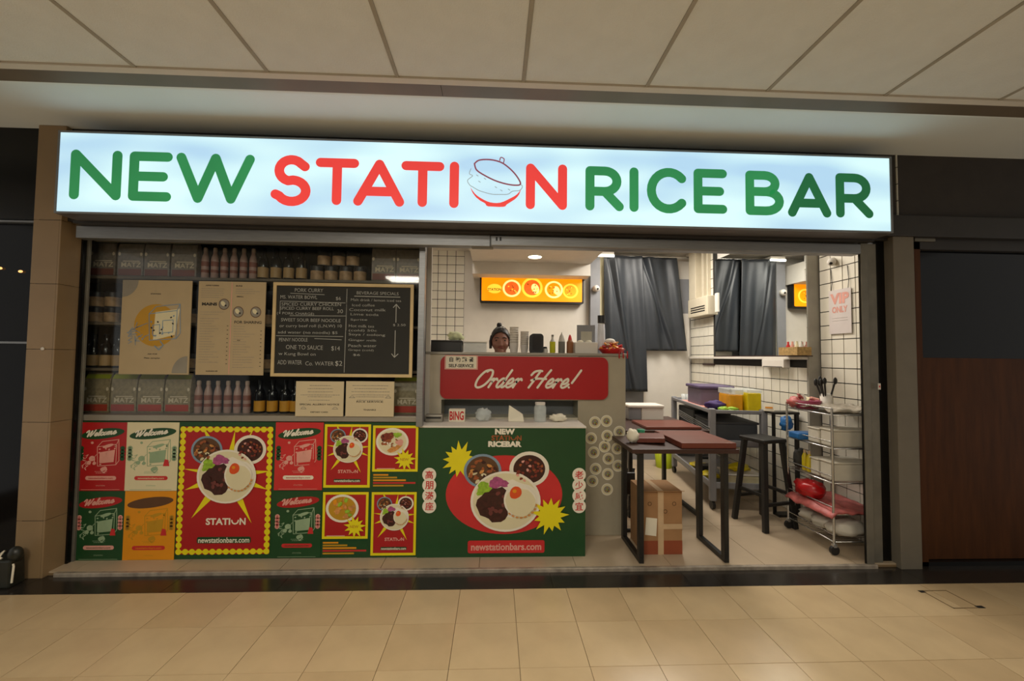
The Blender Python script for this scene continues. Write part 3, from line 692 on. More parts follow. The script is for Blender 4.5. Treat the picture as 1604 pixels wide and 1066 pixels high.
b = MB()
L = [('PORK CURRY', .25, .92, .2, .03), ('MS. WATER BOWL', .18, .845, .26, .028), ('$6', .46, .835, .035, .03), ('SPICED CURRY CHICKEN', .27, .77, .42, .026), ('SPICED CURRY BEEF ROLL', .24, .725, .38, .024), ('30', .475, .70, .04, .03),
     ('(+ PORK CHARGE)', .16, .665, .26, .026), ('SWEET SOUR BEEF NOODLE', .27, .60, .42, .026), ('or curry beef roll (L,N,W) 10', .27, .535, .44, .03), ('add water (no noodle) $5', .25, .465, .42, .028),
     ('PENNY NOODLE', .15, .39, .2, .028), ('ONE TO SAUCE', .23, .31, .26, .034), ('$14', .45, .30, .06, .04), ('w Kung Bowl on', .18, .235, .26, .032), ('ADD WATER', .13, .15, .17, .034), ('Co. WATER', .34, .14, .2, .032), ('$2', .475, .14, .05, .045)]
for (s_, u, v, w_, h_) in L: text(b, s_, X(u), Z(v), h_ * .8, y, m_chalk, width=w_ * (x1 - x0), rot=rr.uniform(-.015, .01), bold=-.004)
for (u0, v0, u1, v1) in ((.12, .885, .36, .875), (.05, .80, .51, .79), (.05, .665, .05, .80), (.12, .645, .52, .65), (.03, .43, .50, .43), (.30, .405, .49, .395), (.52, .94, .515, .05), (.52, .80, .52, .5)): line(b, [(X(u0), Z(v0)), (X(u1), Z(v1))], .0016, m_chalk, y)
b.build('chalk_writing', t)
b = MB()
L = [('BEVERAGE SPECIALS', .74, .90, .3, .026), ('Malt drink / lemon iced tea', .73, .825, .36, .022), ('Iced coffee', .64, .77, .16, .022), ('Coconut milk', .67, .72, .26, .024), ('Lime soda', .65, .67, .2, .02), ('Sprite', .61, .61, .12, .022), ('Hot milk tea', .63, .545, .18, .024),
     ('(cold) 50c', .64, .495, .2, .024), ('Soya / oolong', .67, .45, .26, .026), ('Ginger milk', .64, .39, .2, .024), ('Peach water', .64, .335, .2, .024), ('Grape (cold)', .63, .285, .18, .022), ('$6', .60, .235, .05, .02), ('$ 2.50', .90, .56, .09, .022)]
for (s_, u, v, w_, h_) in L: text(b, s_, X(u), Z(v), h_ * .75, y, m_chalk, width=w_ * (x1 - x0), rot=rr.uniform(-.015, .01), bold=-.006)
for pts in ([(.575, .865), (.9, .862)], [(.875, .59), (.875, .78)], [(.855, .75), (.875, .785), (.9, .74)], [(.872, .50), (.872, .22)], [(.85, .25), (.87, .215), (.895, .25)]): line(b, [(X(a), Z(c)) for a, c in pts], .0024, m_chalk, y)
b.build('drinks_writing', t)
# two placards on the ledge
for k, (a, b2, lab) in enumerate(((463, 538, 'white placard of small print on the window ledge beside the amber bottles'), (541.5, 617, 'white placard of small print on the window ledge beside the lone green bag'))):
    t, X, Z, y = sheet('placard', lab, 'placard', (P(a, 620, 2.72)[0], P(b2, 620, 2.72)[0], zsill1, P(a + 35, 597, 2.72)[1]), m_placard, th=.006, Y=2.728)
    b = MB(); fake_lines(b, X(.1), X(.92), Z(.88), 4, .020, y, m_greyprint, .0042, jit=.5, centre=True, seed=20 + k)
    fake_lines(b, X(.2), X(.8), Z(.56), 2, .022, y, m_greyprint, .004, jit=.3, centre=True, seed=30 + k)
    if k == 0: text(b, 'SPECIAL ALLERGY NOTICE', X(.5), Z(.34), .011, y, m_black, width=.25, bold=.02); text(b, 'DIETARY CARD', X(.5), Z(.12), .009, y, m_black, width=.11, bold=.02)
    else: text(b, 'RICE SERVICE', X(.5), Z(.42), .010, y, m_black, width=.17, bold=.02); text(b, 'THANKS', X(.5), Z(.19), .010, y, m_black, width=.08, bold=.02)
    b.build('small_print', t)
    for u in ((.17, .83) if k == 0 else (.13, .88)):
        b = MB(); v = .21 if k == 0 else .53; line(b, arc(X(u), Z(v), .014, .012, 0, 180, 8), .0016, m_greyprint, y); line(b, [(X(u) - .018, Z(v)), (X(u) + .018, Z(v))], .0016, m_greyprint, y); b.build('dish_logo', t)

# ================================================================ POSTER BOARDS BELOW THE WINDOW
zb = SF + .002
xl = P(118, 760, YP)[0]; xr = P(656.5, 760, YP)[0]
pb = MB().box(xl, xr, YP, YP + .03, zb, zsill0 - .004, m_dgreen).build('poster_board')
tag(pb, 'long dark green board under the display window covered in posters', 'board')
def dish(b, kind, cx, cz, rx, rz, y, seed=1):
    rr = random.Random(seed); L = [0]
    def nx(): L[0] += 1; return y - .0003 * L[0]
    def blob(ux, uz, ra, rb, m, rot=0, wob=.12, n=22):
        ph = rr.random() * 6; c, s = math.cos(rot), math.sin(rot)
        pts = []
        for i in range(n):
            a = 2 * PI * i / n; q = 1 + wob * math.sin(3 * a + ph) * .6 + wob * rr.uniform(-.5, .5)
            px, pz = ra * q * math.cos(a), rb * q * math.sin(a); pts.append((cx + (ux + px * c - pz * s) * rx, cz + (uz + px * s + pz * c) * rz))
        b.flat(pts, nx(), m)
    if kind == 'main':
        b.disc(cx, cz, rx, rz, nx(), m_rice, 40); b.disc(cx, cz, rx * .93, rz * .93, nx(), m_cream, 40)
        blob(.28, .10, .62, .60, m_rice)
        blob(-.60, .42, .24, .20, m_lettuce, .6, .3); blob(-.22, .60, .26, .17, m_onion, 0, .35)
        blob(-.32, -.12, .45, .58, m_bean, 0, .16)
        for i in range(16): blob(-.32 + rr.uniform(-.32, .3), -.12 + rr.uniform(-.42, .42), .08, .06, m_beanhi if i % 2 else m_bean, rr.random() * 3, .1, 8)
        blob(.40, .05, .46, .52, m_rice, .2, .06); blob(.42, -.02, .42, .47, m_cream, .2, .05)
        blob(.28, .30, .17, .21, m_yolk, -.3, .05, 16); blob(.25, .35, .06, .06, m_orange, 0, .05, 10)
        for a in np.linspace(-2.3, -.2, 9): blob(.42 + .46 * math.cos(a), -.02 + .5 * math.sin(a), .05, .03, m_stew2, a + 1.5, .2, 7)
    elif kind == 'stew':
        b.disc(cx, cz, rx, rz, nx(), m_bluegrey, 32); b.disc(cx, cz, rx * .86, rz * .86, nx(), m_brownprint, 32)
        for i in range(26):
            a = rr.random() * 6.3; q = rr.random() ** .5 * .7; blob(q * math.cos(a), q * math.sin(a), .15, .09, [m_stew, m_stew2, m_bean, m_stew, m_cream][rr.choice((0, 1, 2, 3, 0, 1, 4))], rr.random() * 3, .2, 8)
    elif kind == 'mince':
        b.disc(cx, cz, rx, rz, nx(), m_rice, 32); b.disc(cx, cz, rx * .80, rz * .80, nx(), m_bean, 32)
        for i in range(34):
            a = rr.random() * 6.3; q = rr.random() ** .5 * .70; blob(q * math.cos(a), q * math.sin(a), .09, .07, [m_minced, m_stew, m_beanhi, m_pink][rr.choice((0, 0, 1, 2, 3))], rr.random() * 3, .2, 7)
    elif kind == 'curry':
        b.disc(cx, cz, rx, rz, nx(), m_rice, 32); b.disc(cx, cz, rx * .84, rz * .84, nx(), m_dyellow, 32)
        for i in range(20):
            a = rr.random() * 6.3; q = rr.random() ** .5 * .66; blob(q * math.cos(a), q * math.sin(a), .2, .12, [m_stew2, m_orange, m_dyellow, m_lettuce][rr.choice((0, 0, 1, 2, 3))], rr.random() * 3, .2, 8)
    elif kind == 'mixed':
        b.disc(cx, cz, rx, rz, nx(), m_rice, 32); b.disc(cx, cz, rx * .86, rz * .86, nx(), m_cream, 32)
        blob(-.3, .35, .45, .3, m_minced, .5, .2); blob(-.35, -.05, .35, .16, m_stew, .5, .2); blob(.15, -.5, .5, .18, m_stew2, .5, .2); blob(.45, -.05, .25, .22, m_pink, 0, .2); blob(.3, .5, .25, .18, m_lettuce, 0, .3)
        for i in range(12): blob(rr.uniform(-.6, .4), rr.uniform(-.5, .5), .1, .05, [m_bean, m_stew, m_rice][rr.choice((0, 1, 2))], rr.random() * 3, .2, 7)
def star(b, cx, cz, r1, r0, n, y, m, rot=0.0, jit=0.0, seed=1):
    rr = random.Random(seed); pts = []
    for i in range(2 * n):
        a = rot + PI * i / n; r = (r1 * (1 - jit * rr.random())) if i % 2 == 0 else r0
        pts.append((cx + r * math.cos(a), cz + r * math.sin(a)))
    b.flat(pts, y, m)
def rays(b, cx, cz, X, Z, y, m, spikes):
    for (a, r, w) in spikes:
        a = math.radians(a); b.flat([(cx - w * math.sin(a), cz + w * math.cos(a)), (cx + w * math.sin(a), cz - w * math.cos(a)), (cx + r * math.cos(a), cz + r * math.sin(a))], y, m)
def pill(b, x0, x1, z0, z1, y, m):
    r = (z1 - z0) / 2; line_pts = [(x0 + r, z0 + r), (x1 - r, z0 + r)]
    for poly in ribbon(line_pts, r): b.flat(poly, y, m)
def rrect(x0, x1, z0, z1, r):
    o = []
    for (cx, cz, a) in ((x1 - r, z1 - r, 0), (x0 + r, z1 - r, 90), (x0 + r, z0 + r, 180), (x1 - r, z0 + r, 270)): o += arc(cx, cz, r, r, a, a + 90, 6)
    return o
def station(b, cx, cz, w, h, y, m):
    text(b, 'STATI', cx - w * .18, cz, h, y, m, width=w * .60, bold=.035); text(b, 'N', cx + w * .42, cz, h, y, m, width=w * .15, bold=.035)
    line(b, arc(cx + w * .235, cz + h * .15, w * .08, h * .5, 180, 360, 8), h * .10, m, y)
def food_poster(name, label, rc, big=False, lay='main', group=None):
    x0, x1, z0, z1 = rc; Y = YP - .001
    t = thing(name, label, 'poster', ((x0 + x1) / 2, Y, z0), group)
    MB().box(x0, x1, Y - .0025, Y, z0, z1, m_red).build('sheet', t)
    w, h = x1 - x0, z1 - z0; y = Y - .003; bw = w * .055
    bi = bw * (.72 if big else 1)
    b = MB()
    for (a, c, d, e) in ((x0 + bw - bi, x1 - bw + bi, z0 + bw - bi, z0 + bi), (x0 + bw - bi, x1 - bw + bi, z1 - bi, z1 - bw + bi), (x0 + bw - bi, x0 + bi, z0 + bi, z1 - bi), (x1 - bi, x1 - bw + bi, z0 + bi, z1 - bi)): b.rect(a, c, d, e, y, m_yellow)
    r = bw * (.60 if big else .5); nx_ = max(6, int(w / (2.2 * r))); nz_ = max(8, int(h / (2.2 * r)))
    for i in range(nx_ + 1):
        for zz in (z0 + bw * .5, z1 - bw * .5): b.disc(x0 + bw * .5 + (w - bw) * i / nx_, zz, r, r, y - .0003, m_yellow, 10)
    for i in range(1, nz_):
        for xx in (x0 + bw * .5, x1 - bw * .5): b.disc(xx, z0 + bw * .5 + (h - bw) * i / nz_, r, r, y - .0003, m_yellow, 10)
    b.build('scalloped_border', t)
    X = lambda u: x0 + w * u; Z = lambda v: z0 + h * v
    b = MB()
    if lay == 'main':
        rays(b, X(.52), Z(.62), X, Z, y - .0006, m_yellow, [(118, w * .60, w * .10), (82, w * .50, w * .06), (62, w * .58, w * .05), (200, w * .48, w * .08), (-20, w * .48, w * .07), (5, w * .48, w * .06), (-62, w * .60, w * .07), (-128, w * .60, w * .08), (172, w * .48, w * .05)])
        b.build('star_rays', t)
        for kd, u, v, r1 in (('stew', .29, .815, .17), ('mince', .76, .82, .175), ('main', .52, .61, .32)):
            b = MB(); dish(b, kd, X(u), Z(v), w * r1, w * r1 * .92, y - .0012 - (.006 if kd == 'main' else 0), seed=3); b.build('dish_print', t)
        b = MB(); station(b, X(.52), Z(.255), w * .44, w * .075, y - .001, m_pink if not big else m_paper); b.build('title_lettering', t)
        b = MB(); b.flat(rrect(X(.22), X(.80), Z(.085), Z(.135), w * .02), y - .0006, m_dgreen); text(b, 'newstationbars.com', X(.51), Z(.11), w * .058, y - .0012, m_paper, width=w * .55, bold=.02); b.build('web_address', t)
    else:
        b.rect(X(.10), X(.5), Z(.055), Z(.075), y - .0006, m_pink); b.build('small_print', t)
        b = MB(); dish(b, lay, X(.43), Z(.65), w * .36, h * .30, y - .0012, seed=8); b.build('dish_print', t)
        b = MB(); star(b, X(.72), Z(.27), w * .27, w * .13, 11, y - .009, m_yellow, .1, .2); text(b, 'NEW', X(.71), Z(.27), w * .06, y - .0095, m_dyellow, bold=.02); b.build('starburst', t)
    return t
food_poster('food_poster', 'large red food poster with yellow scalloped border and three dishes, centre of the green board', RM(280, 425, 668, 867, YP), True)
food_poster('food_poster', 'small bordered poster of three dishes directly under the white placards, upper row', RM(508, 580.5, 664, 763, YP))
food_poster('food_poster', 'small bordered poster of three dishes in the lower row beside the counter front', RM(581.5, 652, 770, 869, YP))
food_poster('food_poster', 'small bordered poster of a mixed rice plate with starburst, upper row beside the counter', RM(584, 655, 666, 738, YP), lay='mixed')
food_poster('food_poster', 'small bordered poster of a yellow curry bowl with starburst, lower row', RM(505.5, 577, 770, 843, YP), lay='curry')
for k, (a, b_, c, d, lab) in enumerate(((584, 653, 741, 762, 'orange streak lettering strip under the mixed rice plate poster'), (505, 576, 847, 868, 'orange streak lettering strip under the yellow curry bowl poster'))):
    x0, x1, z0, z1 = RM(a, b_, c, d, YP); t = thing('price_strip', lab, 'sign', ((x0 + x1) / 2, YP, z0))
    MB().box(x0, x1, YP - .002, YP - .0008, z0, z1, m_dgreen).build('sheet', t); b = MB(); rr = random.Random(k)
    for i in range(5):
        z = z1 - (i + .5) * (z1 - z0) / 5; b.rect(x0 + .003, x0 + (x1 - x0) * (.35, .55, .75, .97, .7)[i], z - .0055, z + .005, YP - .0026, [m_orange, m_dyellow, m_orange, m_bred, m_dyellow][i])
    b.build('streak_print', t)
def welcome(label, rc, bgm, ovm, txm, inkm, pillm, badge, badgetx, blank=False):
    x0, x1, z0, z1 = rc; Y = YP - .001; w, h = x1 - x0, z1 - z0
    t = thing('welcome_poster', label, 'poster', ((x0 + x1) / 2, Y, z0))
    MB().box(x0, x1, Y - .0025, Y, z0, z1, bgm).build('sheet', t); y = Y - .0032
    X = lambda u: x0 + w * u; Z = lambda v: z0 + h * v
    MB().disc(X(.5), Z(.835), w * .45, h * .075, y, ovm, 36, .12).build('oval_banner', t)
    if not blank: b = MB(); script(b, 'Welcome', X(.19), Z(.79), h * .085, y - .0006, txm, w * .62, .0038, rot=.11); b.build('welcome_lettering', t)
    b = MB(); doodle(b, X, Z, y, inkm, 11, None, .9); b.disc(X(.29), Z(.70), .009, .008, y, inkm, 10); b.build('food_stand_drawing', t)
    if bgm is not m_red: b = MB(); b.flat([(X(.72), Z(.36)), (X(.84), Z(.36)), (X(.82), Z(.45)), (X(.75), Z(.46))], y - .0008, m_bred); b.build('red_seal', t)
    for u in (.075, .925):
        b = MB()
        for i in range(4): b.disc(X(u), Z(.62 - .05 * i), w * .05, w * .05, y, pillm, 12)
        for i, ch in enumerate('高朋滿座' if u < .5 else '老少咸宜'): text(b, ch, X(u), Z(.62 - .05 * i), w * .06, y - .0005, ovm)
        b.build('character_strip', t)
    b = MB(); pill(b, X(.18), X(.82), Z(.155), Z(.215), y, badge); text(b, 'newstationbars.com', X(.5), Z(.185), h * .028, y - .0006, badgetx, width=w * .5, bold=.01); b.build('web_address', t)
    b = MB(); fake_lines(b, X(.36), X(.64), Z(.28), 2, .009, y, inkm, .0028, centre=True, seed=3); text(b, 'STATION', X(.5), Z(.075), h * .018, y, inkm, width=w * .18); b.rect(X(.1), X(.9), Z(.015), Z(.02), y, inkm); b.build('small_print', t)
welcome('red welcome poster with green oval, upper corner beside the stone pillar', RM(122.5, 198, 661, 768, YP), m_red, m_dgreen, m_rice, m_pink, m_dgreen, m_pink, m_red)
welcome('cream welcome poster with green oval, upper row', RM(198, 279.5, 661, 768, YP), m_cream, m_dgreen, m_rice, m_lgreen, m_lgreen, m_bred, m_cream)
welcome('dark green welcome poster with red oval, lower corner beside the stone pillar', RM(119, 194.5, 768.5, 877, YP), m_dgreen, m_red, m_pink, m_lgreen, m_pink, m_pink, m_dgreen)
welcome('orange poster with blank brown oval under the cream welcome poster', RM(194.5, 275, 768.5, 877.5, YP), m_orange, m_brownprint, m_orange, m_dyellow, m_dyellow, m_bred, m_orange, True)
welcome('red welcome poster with green oval between the large and small food posters', RM(431, 506, 661, 767, YP), m_bred, m_dgreen, m_rice, m_pink, m_dgreen, m_paper, m_red)
welcome('dark green welcome poster with red oval between the large and small food posters', RM(429, 503.5, 768.5, 873, YP), m_dgreen, m_red, m_pink, m_lgreen, m_pink, m_bred, m_dgreen)

# ================================================================ COUNTER
YK = 2.73
fx0, fx1 = -.485, .604
cf = thing('counter_front_box', 'dark green low counter box with three-dish artwork and two yellow starbursts', 'counter', (.06, 2.88, SF))
MB().box(fx0, fx1, YK, 3.03, SF, .850, m_dgreen).build('body', cf)
MB().box(fx0, fx1 + .004, YK - .004, 3.034, .850, .862, m_white).build('ledge_top', cf, bevel=.002)
def K(u, v): return P(u, v, YK)
S = YK / FPX; y = YK - .0015
b = MB(); b.disc(*K(790, 774), 90 * S, 60 * S, y, m_bred, 48); b.build('red_oval', cf)
for (u, v, r, ro, sd) in ((720, 720, 31, .2, 2), (861, 806, 32, .05, 3)):
    b = MB(); star(b, *K(u, v), r * S, r * .52 * S, 13, y - (.0010 if sd == 2 else .012), m_yellow, ro, .25, sd); b.build('starburst', cf)
for kd, u, v, rx, rz, dy in (('stew', 756, 737, 29, 26, .0015), ('mince', 829, 734, 31, 27, .0015), ('main', 792, 784, 54, 46, .0062 + .003)):
    b = MB(); dish(b, kd, *K(u, v), rx * S, rz * S, y - dy, seed=3); b.build('dish_print', cf)
b = MB(); text(b, 'NEW', *K(791, 675.5), 9 * S, y - .001, m_rice, width=31 * S, bold=.06); station(b, *K(793, 685.5), 48 * S, 8 * S, y - .001, m_stew); text(b, 'RICEBAR', *K(791, 695), 9 * S, y - .001, m_rice, width=52 * S, bold=.06); b.build('title_lettering', cf)
p = K(793, 855.5); b = MB(); b.flat(rrect(p[0] - 59 * S, p[0] + 59 * S, p[1] - 9.5 * S, p[1] + 9.5 * S, 3 * S), y - .001, m_bred); text(b, 'newstationbars.com', p[0], p[1], 11 * S, y - .0016, m_pink, width=108 * S, bold=.03); b.build('web_address', cf)
for u, chs in ((672.5, '高朋滿座'), (907, '老少咸宜')):
    b = MB()
    for i, ch in enumerate(chs):
        p = K(u, 743 + 16.4 * i); b.disc(p[0], p[1], 10.6 * S, 10.6 * S, y - .0008 - .0002 * i, m_rice, 24); text(b, ch, p[0], p[1], 12.5 * S, y - .0022, m_bred, bold=.015)
    b.build('character_strip', cf)

m_panel = mat('counter_white_panel', '#c9c0ac', .45, var=.05); m_panel2 = mat('counter_grey_panel', '#a8a08c', .45, metal=.15, var=.05)
cc = thing('order_counter', 'tall pale counter cabinet with the red order sign on its front', 'counter', (.23, 3.3, SF))
cx0, cx1, ct, YC = -.50, .97, 1.347, 3.04
MB().box(cx0, cx1, 3.24, 3.30, SF, ct - .02, m_panel).build('body', cc)
MB().box(cx0, -.385, YC, 3.239, SF, ct - .02, m_panel).build('side_post', cc)
MB().box(.615, cx1, YC, 3.239, SF, ct - .02, m_panel2).build('steel_side_panel', cc, bevel=.004)
MB().box(-.385, .615, YC, 3.239, 1.0, ct - .02, m_panel).build('upper_panel', cc)
MB().box(-.385, .615, 3.05, 3.239, SF, .872, m_panel).build('lower_panel', cc)
MB().box(-.384, .614, 3.226, 3.238, .873, .999, m_greyplastic).build('display_back', cc)
MB().box(-.384, .614, 3.044, 3.048, .873, .999, m_wglass).build('display_glass', cc)
MB().box(cx0 - .005, cx1 + .01, YC - .012, 3.34, ct - .02, ct, m_steel).build('counter_top', cc, bevel=.003)
sgn = thing('order_sign', 'red rounded board reading Order Here in white script', 'sign', (.22, 3.02, 1.0))
x0, x1, z0, z1 = -.393, .833, 1.008, 1.318
MB().prism(rrect(x0, x1, z0, z1, .05), 3.018, 3.027, m_red).build('board', sgn)
p0 = P(744, 606, 3.016); p1 = P(912, 576, 3.016)
b = MB(); script(b, 'Order Here!', p0[0] + .02, p0[1], .125, 3.0165, m_rice, (p1[0] - p0[0]) * .93, .0078, slant=.42, dy=.00004); b.build('script_lettering', sgn)
rc = RM(696.5, 748.5, 556, 578.5, 3.012)
t, X, Z, yy = sheet('service_notice', 'small pale notice card with four characters stuck on the red order board', 'notice', rc, m_pink, th=.002, Y=3.013)
MB().rect(X(.04), X(.96), Z(.08), Z(.94), yy, m_paper).build('paper', t)
b = MB(); yy -= .0006
for i, ch in enumerate('自助點餐'): text(b, ch, X(.2 + .2 * i), Z(.70), .036, yy, m_black, bold=.02)
text(b, 'SELF-SERVICE', X(.5), Z(.27), .024, yy, m_black, width=.18, bold=.03); b.build('lettering', t)

# fourteen rice-bowl stickers on the steel side panel, each a thing
def sticker_proto():
    t = thing('bowl_sticker', 'x', 'sticker', (0, 0, 0), 'round rice bowl stickers on the steel panel')
    MB().disc(0, 0, .047, .047, 0, m_rice, 24).disc(0, 0, .040, .040, -.0004, m_cream, 24).build('rim', t)
    b = MB(); b.disc(0, 0, .027, .026, -.0010, m_greyprint, 18); rr = random.Random(9)
    for i in range(8): b.disc(rr.uniform(-.016, .016), rr.uniform(-.015, .015), .006, .004, -.0014 - .0001 * i, [m_lettuce, m_stew, m_dyellow, m_brownprint][i % 4], 8, rr.random() * 3)
    b.build('food_centre', t); return t
st = sticker_proto()
lst = [(932, 661), (950, 659), (926, 686), (951, 682), (971, 676), (947, 699), (967, 702), (930, 708), (953, 718), (968, 729), (933, 734), (952, 742), (928, 753), (951, 766)]
names = ['topmost on the panel, nearer the green box', 'topmost on the panel, farther from the green box', 'under the topmost pair, beside the green box', 'under the topmost pair, in the middle', 'high up at the panel edge by the table', 'in the middle of the panel, upper', 'at the panel edge, second from the top', 'beside the green box, second from the top', 'in the middle of the panel, centre', 'at the panel edge, lowest there', 'beside the green box, third from the top', 'in the middle of the panel, second lowest', 'beside the green box, lowest there', 'lowest of all on the panel']
for k, (u, v) in enumerate(lst):
    p = P(u, v, YC - .002); lb = 'round rice bowl sticker ' + names[k]
    if p[0] + .047 > cx1: p = (cx1 - .047, p[1])
    if k == 0: st.location = (p[0], YC - .0015, p[1]); st['label'] = lb
    else:
        o = dup(st, (p[0], YC - .0015 - .0016 * (k % 2), p[1]), lb); o.scale = (.93, 1, .93)
st.scale = (.93, 1, .93)

# things on the low ledge
ZL = .862; YL = 2.93
m_clearp = mat('clear_plastic', '#dfe6e4', .15, alpha=.45, var=.05, scale=30)
p = P(716, 655, YL)[0]
t = thing('letter_box_stack', 'red lettered white carton at the end of the counter ledge', 'carton', (p, YL, ZL)); MB().box(p - .055, p + .055, YL - .03, YL + .03, ZL, ZL + .085, m_paper).build('carton', t, bevel=.002)
b = MB(); text(b, 'BING', p, ZL + .042, .062, YL - .031, m_bred, width=.098, bold=.03); b.build('lettering', t)
def crumple(name, label, cat, c, r, m, seed, sq=(1, 1, 1), base=True, n=20, amp=.45, parent=None):
    rr = Vector((seed * 3.1, seed * 1.7, seed)); b = MB()
    b.ball((c[0], c[1], c[2] + r[2]), r[0], r[1], r[2], m, n, 12, lambda q: 1 + amp * (noise.noise(q * 2.6 + rr)) + .12 * noise.noise(q * 7 + rr))
    b.v = [(v[0], v[1], max(v[2], c[2] + .001)) for v in b.v]
    o = b.build(name, parent)
    if label: tag(o, label, cat)
    return o
crumple('crumpled_bag', 'clear crumpled plastic bag on the counter ledge beside the red lettered carton', 'bag', (P(757, 655, YL)[0], YL, ZL), (.055, .04, .045), m_clearp, 3)
# paper bag with folded point
p = P(809, 655, YL)[0]; b = MB()
b.add([(p - .06, YL - .02, ZL), (p + .055, YL - .02, ZL), (p + .055, YL + .04, ZL), (p - .06, YL + .04, ZL), (p - .055, YL, ZL + .115), (p + .045, YL, ZL + .045), (p + .045, YL + .03, ZL + .05), (p - .05, YL + .02, ZL + .11)],
      [(0, 3, 2, 1), (4, 5, 6, 7), (0, 1, 5, 4), (1, 2, 6, 5), (2, 3, 7, 6), (3, 0, 4, 7)], m_paper)
tag(b.build('paper_bag', bevel=.006), 'white folded paper bag with a pointed corner on the counter ledge', 'bag')
p = P(846, 655, YL)[0]; t = thing('glass_jar', 'clear glass jar under the red order board', 'jar', (p, YL, ZL))
MB().lathe([(.04, 0), (.043, .005), (.043, .10), (.034, .118)], p, YL, m_clearp, 20, z0=ZL).build('jar_body', t); MB().lathe([(.036, .118), (.036, .134)], p, YL, m_white, 18, z0=ZL).build('lid', t)
crumple('crumpled_tissue', 'crumpled white tissue wad on the counter ledge beside the glass jar', 'tissue', (P(874, 657, YL)[0], YL, ZL), (.06, .035, .026), m_paper, 5)
p = P(679, 655, 2.90)[0]; t = thing('card_dispenser', 'small grey metal dispenser with dark slot at the window end of the ledge', 'dispenser', (p, 2.9, ZL))
MB().box(p - .055, p + .065, 2.87, 2.95, ZL, ZL + .05, m_steel).build('body', t, bevel=.006); MB().box(p - .045, p + .055, 2.867, 2.872, ZL + .026, ZL + .036, m_black).build('slot', t)

# things on the counter top
ZT = ct; YT = 3.16
def bx(u0, u1, vt, Y=YT): return P(u0, 540, Y)[0], P(u1, 540, Y)[0], P((u0 + u1) / 2, vt, Y)[1]
a, b_, zt = bx(674, 724, 533); t = thing('receipt_printer_tray', 'flat black tray unit at the window end of the counter top', 'tray', ((a + b_) / 2, YT, ZT))
MB().box(a, b_, YT - .08, YT + .12, ZT, zt - .01, m_blackplastic).build('body', t, bevel=.006); MB().box(a - .008, b_ + .004, YT - .085, YT + .125, zt - .012, zt, m_blackplastic).build('rim', t, bevel=.004)
crumple('green_herbs', 'pale yellow green heap sitting on the black tray', 'food', ((a + b_) / 2 + .06, YT + .05, zt), (.06, .05, .035), mat('pale_cabbage', '#cdd0a4', .6, var=.2, scale=40), 8)
a, b_, zt = bx(727, 762, 536, 3.24); t = thing('clear_food_box', 'low clear plastic box on the counter top beside the person', 'box', ((a + b_) / 2, 3.24, ZT))
MB().box(a, b_, 3.16, 3.32, ZT, zt - .004, m_clearp).build('tub', t, bevel=.004); MB().box(a - .004, b_ + .004, 3.155, 3.325, zt - .004, zt + .004, m_white).build('lid', t)
m_cup = mat('white_paper_cup', '#dad3ca', .6, var=.03)
for k, (u0, u1, vt) in enumerate(((798, 812, 512), (815, 828, 519))):
    a, b_, zt = bx(u0, u1, vt, 3.22); r = (b_ - a) / 2; c = (a + b_) / 2
    t = thing('cup_stack', ['taller stack of white paper cups beside the person', 'shorter stack of white paper cups beside the black speaker'][k], 'cups', (c, 3.22, ZT), None)
    h = zt - ZT; n_ = 7; b = MB()
    b.lathe([(r * .8, 0), (r, h * .35)], c, 3.22, m_cup, 20, z0=ZT); b.build('cup', t)
    for i in range(n_):
        z = h * (.35 + .65 * i / n_); MB().lathe([(r * .93, z), (r * .95, z + h * .65 / n_ - .004), (r * 1.03, z + h * .65 / n_ - .004), (r * 1.03, z + h * .65 / n_)], c, 3.22, m_cup, 20, z0=ZT).build('cup', t)
a, b_, zt = bx(831, 849, 524); c = (a + b_) / 2
t = thing('black_speaker', 'black rounded upright device on the counter top', 'speaker', (c, YT, ZT))
MB().prism([(q[0], q[1]) for q in rrect(a, b_, ZT, zt, .02)], YT - .05, YT + .05, m_blackplastic).build('body', t, bevel=.006)
MB().prism(rrect(a + .012, b_ - .012, ZT + .02, zt - .012, .012), YT - .053, YT - .050, mat('speaker_mesh', '#2b2828', .8)).build('front_mesh', t)
c = P(854, 540, YT)[0]; t = thing('small_white_jug', 'tiny white jug with dark lid between black speaker and yellow bottle', 'jug', (c, YT, ZT))
MB().lathe([(.018, 0), (.022, .01), (.016, .035)], c, YT, m_white, 14, z0=ZT).build('body', t); MB().lathe([(.017, .035), (.012, .048)], c, YT, m_blackplastic, 14, z0=ZT).build('lid', t)
def bottle(name, label, u0, u1, vt, prof, cols, Y=YT):
    a, b_, zt = bx(u0, u1, vt, Y); r = (b_ - a) / 2; c = (a + b_) / 2; h = zt - ZT; t = thing(name, label, 'bottle', (c, Y, ZT), None)
    for nm, pr, m in zip(('body', 'neck', 'cap'), prof, cols): MB().lathe([(q[0] * r, q[1] * h) for q in pr], c, Y, m, 18, z0=ZT).build(nm, t)
    return t
m_yb = mat('yellow_liquid', '#c3c01c', .25); m_gb = mat('grey_bottle', '#6f6c64', .35); m_cl = mat('frosted_cone', '#bdb9b0', .35); m_br = mat('brown_sauce', '#94603c', .35)
bottle('yellow_bottle', 'yellow squeeze bottle with clear neck on the counter top', 861, 870, 524, ([(.9, 0), (1, .05), (1, .62)], [(.95, .62), (.45, .75), (.4, .9)], [(.42, .9), (.42, 1)]), (m_yb, m_cl, m_gb))
bottle('grey_squeeze_bottle', 'grey bottle with pale conical nozzle beside the yellow bottle', 874.5, 885, 520, ([(.95, 0), (1, .04), (1, .55)], [(1, .55), (.6, .82), (.3, .9)], [(.25, .9), (.1, 1)]), (m_gb, m_cl, m_cl))
